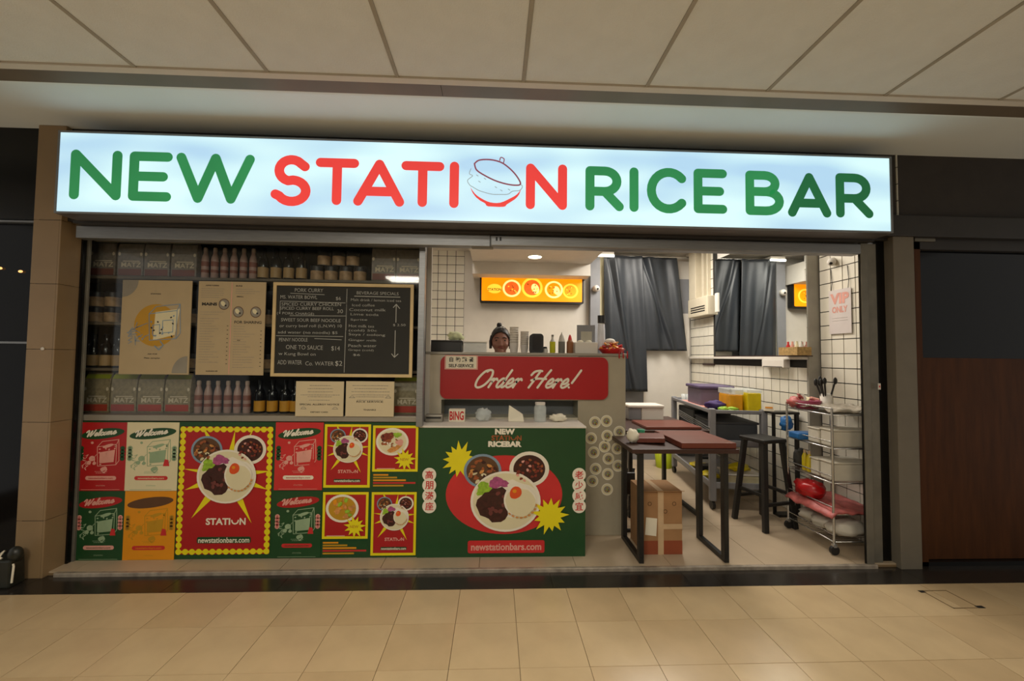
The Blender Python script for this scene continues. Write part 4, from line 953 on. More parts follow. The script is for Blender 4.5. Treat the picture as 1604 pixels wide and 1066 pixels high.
bottle('red_capped_bottle', 'brown sauce bottle with red cap and label beside the white display box', 887.5, 898, 524, ([(.9, 0), (1, .04), (1, .6)], [(.95, .6), (.6, .72)], [(.62, .72), (.4, .9), (.15, 1)]), (m_br, m_br, m_bred))
a, b_, z2 = bx(899, 934, 536); _, _, z1_ = bx(903, 932, 508); t = thing('white_display_box', 'white box with a pale framed card standing behind it on the counter', 'box', ((a + b_) / 2, YT, ZT))
MB().box(a, b_, YT - .05, YT + .05, ZT, z2, m_white).build('box_body', t, bevel=.004)
a2, b2, _ = bx(903, 931, 508, YT + .08); MB().box(a2, b2, YT + .06, YT + .068, ZT, z1_, m_greyplastic).build('card_frame', t); MB().box(a2 + .03, b2 - .025, YT + .056, YT + .06, z2 + .005, z1_ - .05, mat('card_inset', '#b7b3a2', .6)).build('card', t)
for u in (909, 922): p = P(u, 534, YT - .02)[0]; MB().ball((p, YT - .02, z2 + .004), .024, .02, .012, m_paper, 12, 8).build('paper_puff', t)
c = P(942, 520, YT)[0]; t = thing('tall_white_bottle', 'tall white bottle with black cap at the end of the counter top', 'bottle', (c, YT, ZT)); zt = P(942, 494, YT)[1] - ZT
MB().lathe([(.026, 0), (.029, .01), (.028, zt * .6), (.024, zt * .78)], c, YT, mat('white_milk_bottle', '#d8dbe4', .35), 18, z0=ZT).build('body', t); MB().lathe([(.029, zt * .80), (.029, zt)], c, YT, m_blackplastic, 18, z0=ZT).build('cap', t)
# snack basket
c = P(958, 540, 3.12)[0]; t = thing('snack_basket', 'red basket heaped with red and tan wrapped snacks at the counter corner', 'basket', (c, 3.12, ZT))
MB().lathe([(.07, 0), (.10, .035), (.104, .037), (.095, .030), (.066, .004)], c, 3.12, m_bred, 22, z0=ZT).build('basket_bowl', t)
rr = random.Random(12); ms = [m_bred, m_stew2, m_pink, m_cream, m_red, m_orange]
for i in range(44):
    a = rr.random() * 6.3; q = rr.random() ** .5 * .085; z = ZT + .035 + (0.085 - q) * 1.0 * rr.uniform(.3, 1.1)
    p = Vector((c + q * math.cos(a), 3.12 + q * math.sin(a), z)); d = Vector((rr.uniform(-1, 1), rr.uniform(-1, 1), rr.uniform(-.3, .9))).normalized() * .022
    MB().bar(p - d, p + d, .022, .010, ms[rr.randrange(6)]).build('wrapped_snack', t, bevel=.002)
MB().ball((c - .005, 3.15, ZT + .095), .042, .035, .022, m_white, 14, 8).build('rice_cracker_tub', t)
for k in range(3): MB().bar((c + .03 + .03 * k, 3.024, ZT + .02), (c + .03 + .03 * k, 3.022, ZT - .035), .008, .004, m_red).build('red_tassel', t)

# ================================================================ PERSON behind the counter
py_ = 3.56
px_ = P(784, 530, py_)[0]; top = P(784, 512, py_)[1]
hr = top - .125
def head_fn(q):
    k = 1.0
    if q.z < 0: k *= 1 - .22 * (-q.z) ** 1.3 * (1 - .3 * abs(q.y))      # narrower jaw
    return k
b = MB()
H0 = Vector((px_, py_, hr))
b.ball(H0, .078, .098, .122, m_skin, 32, 24, head_fn)
b.ball(H0 + Vector((0, -.085, -.012)), .014, .024, .030, m_skin, 12, 8)          # nose
b.ball(H0 + Vector((0, -.094, -.034)), .019, .016, .012, m_skin, 12, 8)
b.ball(H0 + Vector((0, -.062, -.085)), .030, .026, .020, m_skin, 12, 8)          # chin
for s_ in (-1, 1):
    b.ball(H0 + Vector((s_ * .040, -.062, -.030)), .026, .026, .024, m_skin, 12, 8)   # cheek
    b.ball(H0 + Vector((s_ * .031, -.080, .026)), .026, .012, .008, m_skin, 12, 8)    # brow
    b.ball(H0 + Vector((s_ * .079, .008, -.008)), .010, .020, .030, m_skin, 12, 8)    # ear
b.tube([H0 + Vector((0, .012, -.08)), H0 + Vector((0, .02, -.20))], .050, m_skin, 16)
sh_z = hr - .21
b.ball((px_, py_ + .02, sh_z - .05), .175, .10, .075, m_skin, 20, 12)
b.ball((px_, py_ + .02, sh_z - .22), .155, .105, .20, m_skin, 20, 12)
b.ball((px_, py_ + .02, sh_z - .46), .150, .110, .16, m_skin, 20, 12)
for s_ in (-1, 1):
    S1 = Vector((px_ + s_ * .185, py_ + .02, sh_z - .05)); S2 = Vector((px_ + s_ * .23, py_ + .05, sh_z - .30)); S3 = Vector((px_ + s_ * .15, py_ - .08, sh_z - .33)); S4 = Vector((px_ + s_ * .12, py_ - .10, sh_z - .34))
    for (A_, B_, r0, r1) in ((S1, S2, .052, .042), (S2, S3, .040, .028)):
        for i in range(9): q_ = A_.lerp(B_, i / 8); r = r0 + (r1 - r0) * i / 8; b.ball(q_, r, r, r, m_skin, 12, 8)
    b.ball(S4, .036, .048, .018, m_skin, 12, 8)
    for f_ in range(4):
        fb = S4 + Vector((-.027 + .018 * f_, -.04, 0)); L_ = (.06, .07, .066, .05)[f_]
        b.tube([fb, fb + Vector((0, -L_ * .4, -.006)), fb + Vector((0, -L_ * .7, -.03))], .0088, m_skin, 8)
    tb_ = S4 + Vector((-s_ * .032, -.005, 0)); b.tube([tb_, tb_ + Vector((-s_ * .022, -.025, -.004)), tb_ + Vector((-s_ * .024, -.05, -.008))], .0098, m_skin, 8)
    hip = Vector((px_ + s_ * .085, py_ + .02, sh_z - .52)); kn = Vector((px_ + s_ * .09, py_ + .01, .50)); an = Vector((px_ + s_ * .09, py_ + .03, .10))
    for (A_, B_, r0, r1) in ((hip, kn, .082, .055), (kn, an, .053, .036)):
        for i in range(13): q_ = A_.lerp(B_, i / 12); r = r0 + (r1 - r0) * i / 12; b.ball(q_, r, r, r, m_skin, 12, 8)
    b.ball(an + Vector((0, -.05, -.035)), .042, .11, .036, m_blackplastic, 12, 8)
psn = thing('person', 'person with dark tied-up hair behind the counter, looking down', 'person', (px_, py_, SF))
def voxel(o, size, it=4):
    q = o.modifiers.new('skin', 'REMESH'); q.mode = 'VOXEL'; q.voxel_size = size; q.use_smooth_shade = True
    s = o.modifiers.new('relax', 'SMOOTH'); s.iterations = it; s.factor = .5
b.v = [(v[0], v[1], max(v[2], SF + .001)) for v in b.v]
body = b.build('body', psn); voxel(body, .0075, 3); body.data.materials.clear(); body.data.materials.append(m_skin)
# hair cap: shell over the skull, open over the face
b = MB()
def hairp(u, v):
    a = 2 * PI * u; th = PI * .60 * v; q = Vector((math.sin(th) * math.cos(a), math.sin(th) * math.sin(a), math.cos(th)))
    front = max(0, -q.y)
    lim = .25 + .40 * (1 - front) ** 1.0
    k = min(v, lim / .60 if front > .3 else 1) if front > .3 else v
    th = PI * .60 * k; q = Vector((math.sin(th) * math.cos(a), math.sin(th) * math.sin(a), math.cos(th))); f = 1.0 + .035 * noise.noise(q * 9)
    return (H0.x + q.x * .0850 * f, H0.y + .004 + q.y * .106 * f, H0.z + .004 + q.z * .129 * f)
b.surf(hairp, 48, 20, m_hair); b.build('hair', psn, solid=.006)
b = MB(); b.ball((px_ - .012, py_ - .0, top + .018), .022, .022, .022, m_hair, 14, 10, lambda q: 1 + .2 * noise.noise(q * 4)); b.build('hair_bun', psn)
for s_ in (-1, 1):
    e = MB(); e.ball(H0 + Vector((s_ * .031, -.083, .006)), .014, .008, .006, m_eye, 12, 8); e.build('eye', psn)
    e = MB(); e.tube([H0 + Vector((s_ * .015, -.0935, .026)), H0 + Vector((s_ * .032, -.0925, .032)), H0 + Vector((s_ * .050, -.082, .026))], .0035, m_hair, 6); e.build('eyebrow', psn)
    # strands beside the face
    e = MB(); e.tube([H0 + Vector((s_ * .074, -.035, .05)), H0 + Vector((s_ * .086, -.03, .0)), H0 + Vector((s_ * .084, -.02, -.06))], .012, m_hair, 8); e.build('hair_strand', psn)
e = MB(); e.ball(H0 + Vector((0, -.089, -.052)), .022, .008, .007, m_lip, 12, 8); e.build('mouth', psn)
b = MB()
b.ball((px_, py_ + .02, sh_z - .06), .187, .112, .085, m_shirt, 20, 12); b.ball((px_, py_ + .02, sh_z - .23), .168, .118, .22, m_shirt, 20, 12); b.ball((px_, py_ + .02, sh_z - .48), .170, .125, .17, m_shirt, 20, 12)
for s_ in (-1, 1):
    S1 = Vector((px_ + s_ * .185, py_ + .02, sh_z - .05)); S2 = Vector((px_ + s_ * .22, py_ - .01, sh_z - .24))
    for i in range(7): q_ = S1.lerp(S2, i / 6); b.ball(q_, .062, .062, .062, m_shirt, 12, 8)
sr = b.build('shirt', psn); voxel(sr, .012, 4)
b = MB()
for s_ in (-1, 1):
    hip = Vector((px_ + s_ * .085, py_ + .02, sh_z - .50)); an = Vector((px_ + s_ * .09, py_ + .03, .10))
    for i in range(22): q_ = hip.lerp(an, i / 21); r = .098 - .045 * i / 21; b.ball(q_, r, r, r, m_shirt, 12, 8)
tr_ = b.build('trousers', psn); voxel(tr_, .014, 4)

# ================================================================ SHOP INTERIOR
YB2 = 5.30; XA = 2.55; XN = 2.645; YS2 = 3.27
zc = 2.67
bw = MB().box(-1.3, 2.8, YB2 + .006, YB2 + .1, 0, zc, m_tilegrout).build('wall_back', kind='structure')
MB().box(-.404, 1.315, YB2, YB2 + .006, 0, zc, m_white).build('painted_panel', bw)
MB().box(1.315, XA, YB2, YB2 + .006, 0, zc, m_white).build('painted_panel', bw)
def tile_mesh(nm, w, h, d, axis):
    b = MB()
    if axis == 'y': b.box(-w / 2, w / 2, -d, 0, -h / 2, h / 2, m_whitetile)
    else: b.box(-d, 0, -w / 2, w / 2, -h / 2, h / 2, m_whitetile)
    me = bpy.data.meshes.new(nm); me.from_pydata(b.v, [], b.f); me.materials.append(m_whitetile); return me
TP = .112
tY = tile_mesh('wall_tile', TP - .007, TP - .007, .006, 'y'); tX = tile_mesh('wall_tile', TP - .007, TP - .007, .006, 'x')
for i in range(6):
    for j in range(9, 24):
        x = -.404 - TP * (i + .5); z = SF + TP * (j + .5)
        if x > -1.1 and z < zc: piece('wall_tile', tY, bw, (x, YB2 + .006, z))
wr = MB().box(XA + .006, XA + .1, YS2 + .02, YB2, 0, zc, m_tilegrout).build('wall_right', kind='structure')
MB().box(XA, XN + .1, YS2 - .0, YS2 + .019, 0, zc, mat('return_grey', '#a39f94', .5)).build('wall_return', wr)
MZ0, MZ1, MY0, MY1 = 1.352, 2.45, 3.275, 4.63
for i in range(18):
    for j in range(24):
        yy = YS2 + .01 + TP * (i + .5); z = SF + TP * (j + .5)
        if z > zc - .03 or yy > YB2 - .02: continue
        if z + TP / 2 > MZ0 - .02 and yy - TP / 2 < MY1: continue
        piece('wall_tile', tX, wr, (XA + .006, yy, z))
MB().box(XA - .002, XA + .0055, MY0, MY1, MZ1, zc, m_white).build('painted_strip', wr)
mr = thing('wall_mirror', 'large frameless wall mirror over the white tiles reflecting curtain and orange sign', 'mirror', (XA, 3.95, MZ0))
MB().add([(XA - .006, MY0, MZ0), (XA - .034, MY1, MZ0), (XA - .034, MY1, MZ1), (XA - .006, MY0, MZ1), (XA, MY0, MZ0), (XA, MY1, MZ0), (XA, MY1, MZ1), (XA, MY0, MZ1)], [(0, 1, 2, 3), (4, 7, 6, 5), (0, 4, 5, 1), (1, 5, 6, 2), (2, 6, 7, 3), (3, 7, 4, 0)], m_mirror).build('mirror_glass', mr)
lg = MB().box(XA - .05, XA + .002, MY0, 5.25, 1.318, 1.342, m_white).build('wall_ledge', bevel=.002); tag(lg, 'narrow white ledge along the tiled wall under the mirror', 'ledge')
MB().box(XA - .045, XA - .007, MY0, MY1, 1.3425, 1.352, m_tabletop).build('wood_strip', lg)
wn = MB().box(XN + .006, XN + .1, 2.64, YS2, 0, zc, m_tilegrout).build('wall_right_near', kind='structure')
for i in range(6):
    for j in range(24):
        yy = YS2 - .01 - TP * (i + .5); z = SF + TP * (j + .5)
        if z > zc or yy < 2.64: continue
        piece('wall_tile', tX, wn, (XN + .006, yy, z))
MB().box(-1.3, -1.2, 3.05, YB2 + .1, 0, zc, m_white).build('wall_left', kind='structure')
MB().box(-1.3, -.47, 3.03, 3.06, 0, zc, m_white).build('wall_partition', kind='structure')
MB().box(-1.3, 2.8, 2.66, YB2 + .1, zc, zc + .05, m_white).build('ceiling', kind='structure')
# dropped bulkhead with downlights
zb1 = P(830, 411, 4.95)[1]; zb2 = P(830, 430, 4.95)[1]
bx0 = P(740, 420, 4.95)[0]; bx1 = P(925, 420, 4.95)[0]
bh = MB().box(bx0, bx1, 3.7, 4.95, zb1, zc - .001, m_white).build('wall_bulkhead', kind='structure')
MB().box(bx0, bx1, 4.951, YB2 - .001, zb2, zb1 + .1, m_white).build('beam_face', bh)
m_lamp = mat('lamp_disc', '#fff1d6', .5, emit=6, var=0)
for k, (u, v) in enumerate(((838, 402), (809, 386))):
    p = PZ(u, v, zb1 - .004)
    t = thing('ceiling_downlight', ['round glowing downlight in the bulkhead above the orange lightbox', 'round glowing downlight half hidden by the shutter rail'][k], 'light', (p[0], p[1], zb1), None)
    MB().lathe([(.088, -.006), (.088, 0)], p[0], p[1], m_white, 24, z0=zb1).build('trim_ring', t)
    MB().lathe([(.074, -.009), (.074, -.0065)], p[0], p[1], m_lamp, 24, z0=zb1).build('lamp_disc', t)
    l = bpy.data.lights.new('downlight', 'SPOT'); l.energy = 22; l.color = (1, .86, .66); l.spot_size = 2.4; l.spot_blend = .8; l.shadow_soft_size = .07
    o = bpy.data.objects.new('downlight', l); COL.objects.link(o); o.location = (p[0], p[1], zb1 - .02)
# vertical conduit and door jamb
c = P(931, 450, 5.2)[0]; c0 = P(925, 450, 5.2)[0]; c1 = P(940, 450, 5.2)[0]
MB().box(c0, c1, 5.2, YB2, .0, zc, m_greyplastic).build('trim_5', kind='structure')
j0 = c1 + .002; j1 = P(949, 450, 5.2)[0]
MB().box(j0, j1, 5.22, YB2, 0, P(945, 401, 5.2)[1], m_cream).build('trim_6', kind='structure')
# orange lightbox
m_lb = mat('lit_orange_panel', '#f39200', .4, emit=1.0, var=.10, scale=3); m_lby = mat('lit_yellow_print', '#ffc93a', .4, emit=1.15, var=.05); m_lbr = mat('lit_red_print', '#e2611c', .4, emit=1.0, var=.15, scale=30); m_lbw = mat('lit_cream_print', '#ffe08a', .4, emit=1.1, var=.05); m_lbd = mat('lit_brown_print', '#8a4a10', .4, emit=.6)
x0, _, _, z1 = RP(752, 430, 753, 431, 5.2); x1, z0 = P(914, 476, 5.2)
lb = thing('orange_lightbox', 'wide glowing orange lightbox with a row of food bowls on the white back wall', 'lightbox', ((x0 + x1) / 2, 5.2, z0))
MB().prism(rrect(x0, x1, z0, z1, .02), 5.19, 5.28, m_blackplastic).build('case', lb)
f = .022; MB().prism(rrect(x0 + f, x1 - f, z0 + f, z1 - f * .7, .012), 5.186, 5.189, m_lb).build('lit_panel', lb)
w, h = x1 - x0, z1 - z0; X = lambda u: x0 + w * u; Z = lambda v: z0 + h * v; y = 5.1855
for (u, v, r, kd) in ((.14, .5, .13, 0), (.305, .52, .165, 1), (.50, .56, .19, 2), (.71, .50, .165, 3), (.87, .46, .14, 4)):
    b = MB(); rr = random.Random(kd + 40); R_ = h * r * 2.0
    b.disc(X(u), Z(v), R_, R_ * (.65 if kd == 0 else .95), y, m_lbw if kd in (1, 3) else m_lby, 28)
    if kd: b.disc(X(u), Z(v), R_ * .78, R_ * .74, y - .0005, m_lbr if kd in (1, 2) else m_lb, 24)
    if kd in (2, 3): b.disc(X(u) + R_ * .3, Z(v) - R_ * .1, R_ * .35, R_ * .5, y - .001, m_lbw, 16, .4)
    for i in range(12 if kd else 0): b.disc(X(u) + rr.uniform(-.5, .5) * R_, Z(v) + rr.uniform(-.45, .45) * R_, R_ * .09, R_ * .06, y - .0015 - .0001 * i, [m_lbd, m_lbr, m_lby][i % 3], 8, rr.random() * 3)
    if kd == 0: text(b, 'STATION', X(u), Z(v - .03), h * .10, y - .001, m_lbd, width=w * .13, bold=.03)
    b.build('bowl_print', lb)
# CCTV domes
def cctv(label, c, d, r=.045):
    t = thing('security_camera', label, 'camera', c); c = Vector(c); d = Vector(d).normalized()
    MB().tube([c, c + d * .03], r * .9, m_white, 18).build('mount', t); MB().ball(c + d * .045, r, r, r, m_white, 18, 12).build('dome', t)
    MB().ball(c + d * (.045 + r * .55) + Vector((0, 0, -.004)), r * .5, r * .5, r * .5, m_black, 12, 8).build('lens', t)
p = P(933, 451, 5.15); cctv('round white security camera on the conduit beside the orange lightbox', (p[0], 5.198, p[1]), (0.25, -1, -.1), .042)
yv, zv = PX(1299, 408, XN - .03); cctv('small white security camera high on the tiles above the pink sign', (XN - .001, yv, zv), (-1, -.8, -.5), .030)
# fluorescent battens by the ceiling at the back
for k, (u0, u1, v) in enumerate(((937, 962, 400), (1085, 1112, 400))):
    a = P(u0, v, 5.1); b_ = P(u1, v, 5.1)
    t = thing('tube_light', ['short bright tube light above the curtain end beside the lightbox', 'short bright tube light above the curtain end by the tiled wall'][k], 'light', (a[0], 5.1, a[1]))
    MB().tube([(a[0], 5.1, a[1]), (b_[0], 5.1, a[1])], .014, mat('tube_glow', '#fff8ea', .5, emit=5, var=0), 10).build('tube', t)
    MB().box(a[0], b_[0], 5.10, 5.29, a[1] + .018, a[1] + .05, m_white).build('batten', t)
# curtains on a rail
zr_ = P(1010, 403, 5.2)[1]
rl = MB().tube([(j0 - .02, 5.18, zr_ + .004), (XA - .008, 5.18, zr_ + .004)], .010, m_chrome, 10).build('curtain_rail'); tag(rl, 'thin metal rail across the top of the back doorway', 'rail')
def curtain(label, xt0, xt1, xb0, xb1, zb, seed, yoff):
    rr = random.Random(seed); ph = [rr.uniform(0, 6) for _ in range(4)]
    def fn(u, v):
        x = (xt0 + (xt1 - xt0) * u) * (1 - v) + (xb0 + (xb1 - xb0) * u) * v
        z = zr_ + (zb - zr_) * v
        d = .016 * math.sin(u * 9 + ph[0] + 1.6 * v) + .010 * math.sin(u * 21 + ph[1] - 2.4 * v) * (.4 + v) + .007 * noise.noise(Vector((u * 5, v * 2.5, seed)))
        crease = -.020 * math.exp(-((u - .25 - .45 * v) / .05) ** 2) + .018 * math.exp(-((u - .12 - .55 * v) / .04) ** 2)
        return (x, 5.165 + yoff + d + crease, z)
    b = MB(); b.surf(fn, 60, 40, m_curtain); return tag(b.build('curtain', solid=.004), label, 'curtain')
ca = P(946, 450, 5.15)[0]; cb = P(1008, 480, 5.15)[0]; cd_ = P(985, 600, 5.15)[0]; ce_ = P(1014, 600, 5.15)[0]; zb_a = P(1000, 613, 5.15)[1]
curtain('long slate grey curtain hanging low in the back doorway', ca, cb - .02, P(948, 600, 5.15)[0], ce_, zb_a, 3, -.02)
cf0 = P(1001, 450, 5.15)[0]; cf1 = P(1062, 450, 5.15)[0]; zb_b = P(1040, 549, 5.15)[1]
curtain('shorter slate grey curtain hanging beside the tiled wall in the back doorway', cf0, cf1, P(1007, 548, 5.15)[0], P(1077, 548, 5.15)[0], zb_b, 8, .02)
# door leaf behind the curtains
dl = MB().box(P(950, 600, 5.27)[0], XA - .03, 5.27, 5.299, SF, 2.35, m_greyplastic).build('door_2', kind='structure')
MB().box(P(1008, 600, 5.262)[0], XA - .035, 5.262, 5.269, SF + .3, 1.9, m_white).build('door_panel', dl)
# electrical wall unit on the tiled wall, and trunking above
XU = XA - .10
zA0 = PX(1100, 494, XU)[1]; zA1 = PX(1100, 464, XU)[1]
t = thing('wall_unit', 'beige wall unit with a dark louvre grille beside the curtain', 'wall unit', (XU + .05, 4.95, zA0))
m_beige = mat('beige_enamel', '#cfc5ae', .5, var=.04)
MB().box(XU, XA - .001, 4.68, 5.16, zA0, zA1, m_beige).build('casing', t, bevel=.008)
for i in range(3):
    q0 = PX(1082, 486 - i * 3.6, XU)[0]; q1 = PX(1104, 486, XU)[0]; z = zA0 + .05 + .028 * i
    MB().box(XU - .002, XU + .001, min(q0, 5.12), q1, z, z + .013, m_blackplastic).build('louvre', t)
t2 = thing('cable_trunking', 'beige vertical trunking rising from the wall unit to the ceiling', 'trunking', (XA - .04, 4.95, zA1))
for (y0, y1, d) in ((4.98, 5.15, .09), (4.86, 4.91, .05), (4.78, 4.81, .04)): MB().box(XA - d, XA - .001, y0, y1, zA1 + .002, zc - .002, m_beige).build('duct', t2, bevel=.003)
MB().box(XA - .045, XA - .007, 4.56, 4.62, zA0 + .02, zA1 + .01, m_white).build('reflection_box', t2, bevel=.004)  # white box standing in for the wall unit's reflection at the mirror edge
# paper towel box below the ledge and small black bracket
a = PX(1203, 568, XA); b_ = PX(1238, 568, XA)
t = thing('towel_dispenser', 'white rectangular dispenser under the ledge on the tiled wall', 'dispenser', (XA - .03, (a[0] + b_[0]) / 2, 1.22)); MB().box(XA - .06, XA - .001, b_[0], a[0], 1.245, 1.317, m_white).build('casing', t, bevel=.004); MB().box(XA - .062, XA - .0605, b_[0] + .02, a[0] - .02, 1.25, 1.256, m_black).build('slot', t)
a = PX(1102, 570, XA); b_ = PX(1120, 570, XA); MBt = MB().box(XA - .012, XA - .001, b_[0], a[0], a[1] - .012, a[1] + .012, m_tabletop).build('wall_label'); tag(MBt, 'small dark plate on the tiles below the ledge near the wall unit', 'plate')
# condiment basket on the ledge
y0 = PX(1262, 545, XA - .06)[0]; y1 = PX(1232, 545, XA - .06)[0]
t = thing('condiment_basket', 'tan woven basket of small bottles standing before the mirror', 'basket', (XA - .07, (y0 + y1) / 2, 1.353))
m_wick = mat('tan_wicker', '#a98a55', .7, var=.3, scale=60)
MB().box(XA - .13, XA - .012, y0, y1, 1.353, 1.357, m_wick).box(XA - .13, XA - .125, y0, y1, 1.357, 1.42, m_wick).box(XA - .017, XA - .012, y0, y1, 1.357, 1.42, m_wick).box(XA - .125, XA - .017, y0, y0 + .005, 1.357, 1.42, m_wick).box(XA - .125, XA - .017, y1 - .005, y1, 1.357, 1.42, m_wick).build('basket_body', t)
MB().box(XA - .05, XA - .001, y0, y1, 1.3425, 1.3525, m_tabletop).build('stand', t)
for k in range(4):
    yy = y0 + (y1 - y0) * (.15 + .23 * k); MB().lathe([(.016, 0), (.016, .07), (.008, .09), (.008, .11)], XA - .07, yy, [m_white, m_cream, m_pink, m_bred][k], 12, z0=1.358).build('small_bottle', t)
# pink poster on near tiles with wire hooks
Xp = XN - .012
ya, za = PX(1298, 456, Xp); yb, zb_ = PX(1334, 521, Xp)
t = thing('pink_sign', 'white paper sheet with pink brush lettering hung on the near tiled wall', 'sign', (Xp, (ya + yb) / 2, zb_))
MB().box(Xp, Xp + .003, yb, ya, zb_, za, mat('white_sheet', '#cfc6c2', .7, var=.03)).build('sheet', t)
b = MB(); g = MB(); text(b, 'VIP', 0, .0, .085, 0, m_pink, width=(ya - yb) * .86, bold=.05); text(b, 'ONLY', 0, -.085, .05, 0, m_pink, width=(ya - yb) * .7, bold=.04)
b.v = [(Xp - .001, (ya + yb) / 2 - v[0], v[2] + za - .07) for v in b.v]; b.build('pink_lettering', t)
b = MB(); [b.add([(Xp - .0008, ya - .03, za - .22 - .02 * i), (Xp - .0008, yb + .03, za - .22 - .02 * i), (Xp - .0008, yb + .03, za - .222 - .02 * i), (Xp - .0008, ya - .03, za - .222 - .02 * i)], [(0, 1, 2, 3)], m_greyprint) for i in range(2)]; b.build('small_print', t)
b = MB()
for k in (.12, .88):
    yy = ya + (yb - ya) * k; MB().tube([(Xp + .001, yy, za - .004), (Xp + .004, yy - .005, za + .06), (Xp + .008, yy + .01, za + .17)], .0022, m_blackmetal, 6).build('hanging_wire', t)

# ---------------------------------------------------------------- tables
def u_table(name, label, x0, x1, y0, y1, z, m, leg=.045, th=.028):
    t = thing(name, label, 'table', ((x0 + x1) / 2, (y0 + y1) / 2, SF))
    MB().box(x0 - .06, x1 + .05, y0 - .04, y1 + .03, z - th, z, m).build('table_top', t, bevel=.003)
    for xx in (x0, x1 - .03):
        s = .03
        for (ya_, yb_) in ((y0, y0 + leg), (y1 - leg, y1)): MB().box(xx, xx + s, ya_, yb_, SF + .03, z - th - .03, m_blackmetal).build('leg', t, bevel=.002)
        MB().box(xx, xx + s, y0, y1, SF, SF + .03, m_blackmetal).build('floor_rail', t, bevel=.002)
        MB().box(xx, xx + s, y0, y1, z - th - .03, z - th, m_blackmetal).build('top_rail', t, bevel=.002)
    return t
u_table('front_table', 'dark wood table on black sled frames beside the steel counter panel', .925, 1.505, 2.625, 3.00, .745, m_tabletop)
u_table('rear_table', 'brown table with reddish slabs behind the front table', 1.10, 1.70, 3.36, 4.10, .735, m_tabletop)
# slabs on the front table
b = MB(); b.box(1.19, 1.545, 2.60, 3.05, .746, .782, m_reddish)
tag(b.build('red_board', bevel=.004), 'large reddish laminate board lying on the near table', 'board')
q0 = [P(1040, 686, 2.66)[0], P(1000, 686, 2.66)[0]]
b = MB(); b.bar((.99, 2.86, .765), (1.16, 2.80, .775), .20, .032, m_reddish); tag(b.build('red_board', bevel=.004), 'smaller tilted reddish board beside the white ball of wrap', 'board')
b = MB(); b.box(1.24, 1.70, 3.35, 3.72, .736, .758, m_reddish); tag(b.build('red_board', bevel=.004), 'thin reddish board lying on the rear table', 'board')
crumple('wrap_ball', 'white ball of crumpled wrap at the corner of the near table', 'wrap', (P(991, 680, 2.78)[0], 2.78, .746), (.042, .04, .045), m_paper, 11, amp=.25)
t = MB(); c = P(1004, 668, 2.98)[0]; t.lathe([(.022, 0), (.028, .055), (.025, .055)], c, 2.98, mat('green_cup', '#1f7a55', .4), 14, z0=.746); tag(t.build('green_cup'), 'small green cup behind the white wrap on the near table', 'cup')
# styrofoam box on the rear table
xa_, xb_ = P(981, 642, 3.92)[0], P(1035, 642, 3.92)[0]; xa_ = max(xa_, 1.16)
t = thing('foam_box', 'white foam food box on the rear table', 'box', ((xa_ + xb_) / 2, 3.95, .736))
zt_ = P(1008, 634, 3.85)[1]
MB().box(xa_, xa_ + (xb_ - xa_) * .36, 3.85, 4.05, .736, zt_ - .03, m_greyplastic).box(xa_ + (xb_ - xa_) * .37, xb_, 3.85, 4.05, .736, zt_ - .03, m_white).build('tub', t, bevel=.008); MB().box(xa_ - .006, xb_ + .006, 3.84, 4.06, zt_ - .029, zt_, m_white).build('lid', t, bevel=.010)
# cardboard carton under the table
t = thing('cardboard_carton', 'brown taped cardboard carton with a white label under the near table', 'carton', (1.12, 2.87, SF))
x0, x1, y0, y1, z1 = .992, 1.256, 2.745, 3.0, .435
MB().box(x0, x1, y0, y1, SF, z1, m_card).build('carton_body', t, bevel=.003)
MB().box(x0, x1, y0 - .0008, y0 + .002, SF + .001, SF + .09, mat('red_carton_band', '#8c4426', .7)).build('red_band', t)
MB().box(x0 + .10, x0 + .138, y0 - .002, y0, SF, z1, m_tape).build('tape_strip', t); MB().box(x0 + .10, x1, y0 - .0025, y0 - .0006, SF + .165, SF + .198, m_tape).build('tape_strip', t); MB().box(x0 + .10, x0 + .138, y0, y1, z1, z1 + .0015, m_tape).build('tape_strip', t)
b = MB(); b.add([(x0 + .012, y0 - .003, SF + .13), (x0 + .088, y0 - .003, SF + .12), (x0 + .094, y0 - .003, SF + .235), (x0 + .02, y0 - .003, SF + .243)], [(0, 1, 2, 3)], m_paper); b.build('shipping_label', t)
for (u, v) in ((.045, .33), (.21, .33), (.15, .28)): b = MB(); line(b, arc(x0 + u, SF + v, .012, .012, 0, 360, 10), .002, m_brownprint, y0 - .001); b.build('handling_symbol', t)
fl_ = MB(); fl_.add([(x0 + .002, y0, z1), (x1 - .002, y0, z1), (x1 + .004, y0 - .03, z1 + .008), (x0 - .002, y0 - .025, z1 + .004)], [(0, 1, 2, 3)], m_card); fl_.build('top_flap', t, solid=.003)
# folded black stool frame against the counter
t = thing('folded_frame', 'dark folded metal frame standing between counter and near table', 'frame', (1.0, 3.13, SF))
for (x_, yy) in ((.995, 3.1), (1.05, 3.1)): MB().tube([(x_ - .01, yy, SF + .012), (x_, yy + .01, .44), (x_ + .01, yy + .03, .48)], .012, m_blackmetal, 10).build('tube_leg', t)
MB().tube([(.99, 3.1, SF + .012), (1.045, 3.1, SF + .012)], .012, m_blackmetal, 10).build('foot_tube', t)
MB().box(.985, 1.06, 3.09, 3.115, .30, .46, m_blackplastic).build('back_pad', t, bevel=.006)
# lime bin seen beneath the tables
p = PZ(1040, 731, SF); t = thing('lime_bin', 'small lime green bin on the floor seen beneath the tables', 'bin', (p[0], p[1], SF)); m_lime = mat('lime_plastic', '#a9b51c', .45)
MB().lathe([(.09, 0), (.11, .20), (.103, .20), (.086, .01)], p[0], p[1], m_lime, 20, z0=SF).build('bucket', t); MB().lathe([(.113, .195), (.113, .208), (.10, .208)], p[0], p[1], m_lime, 20, z0=SF).build('rim', t)

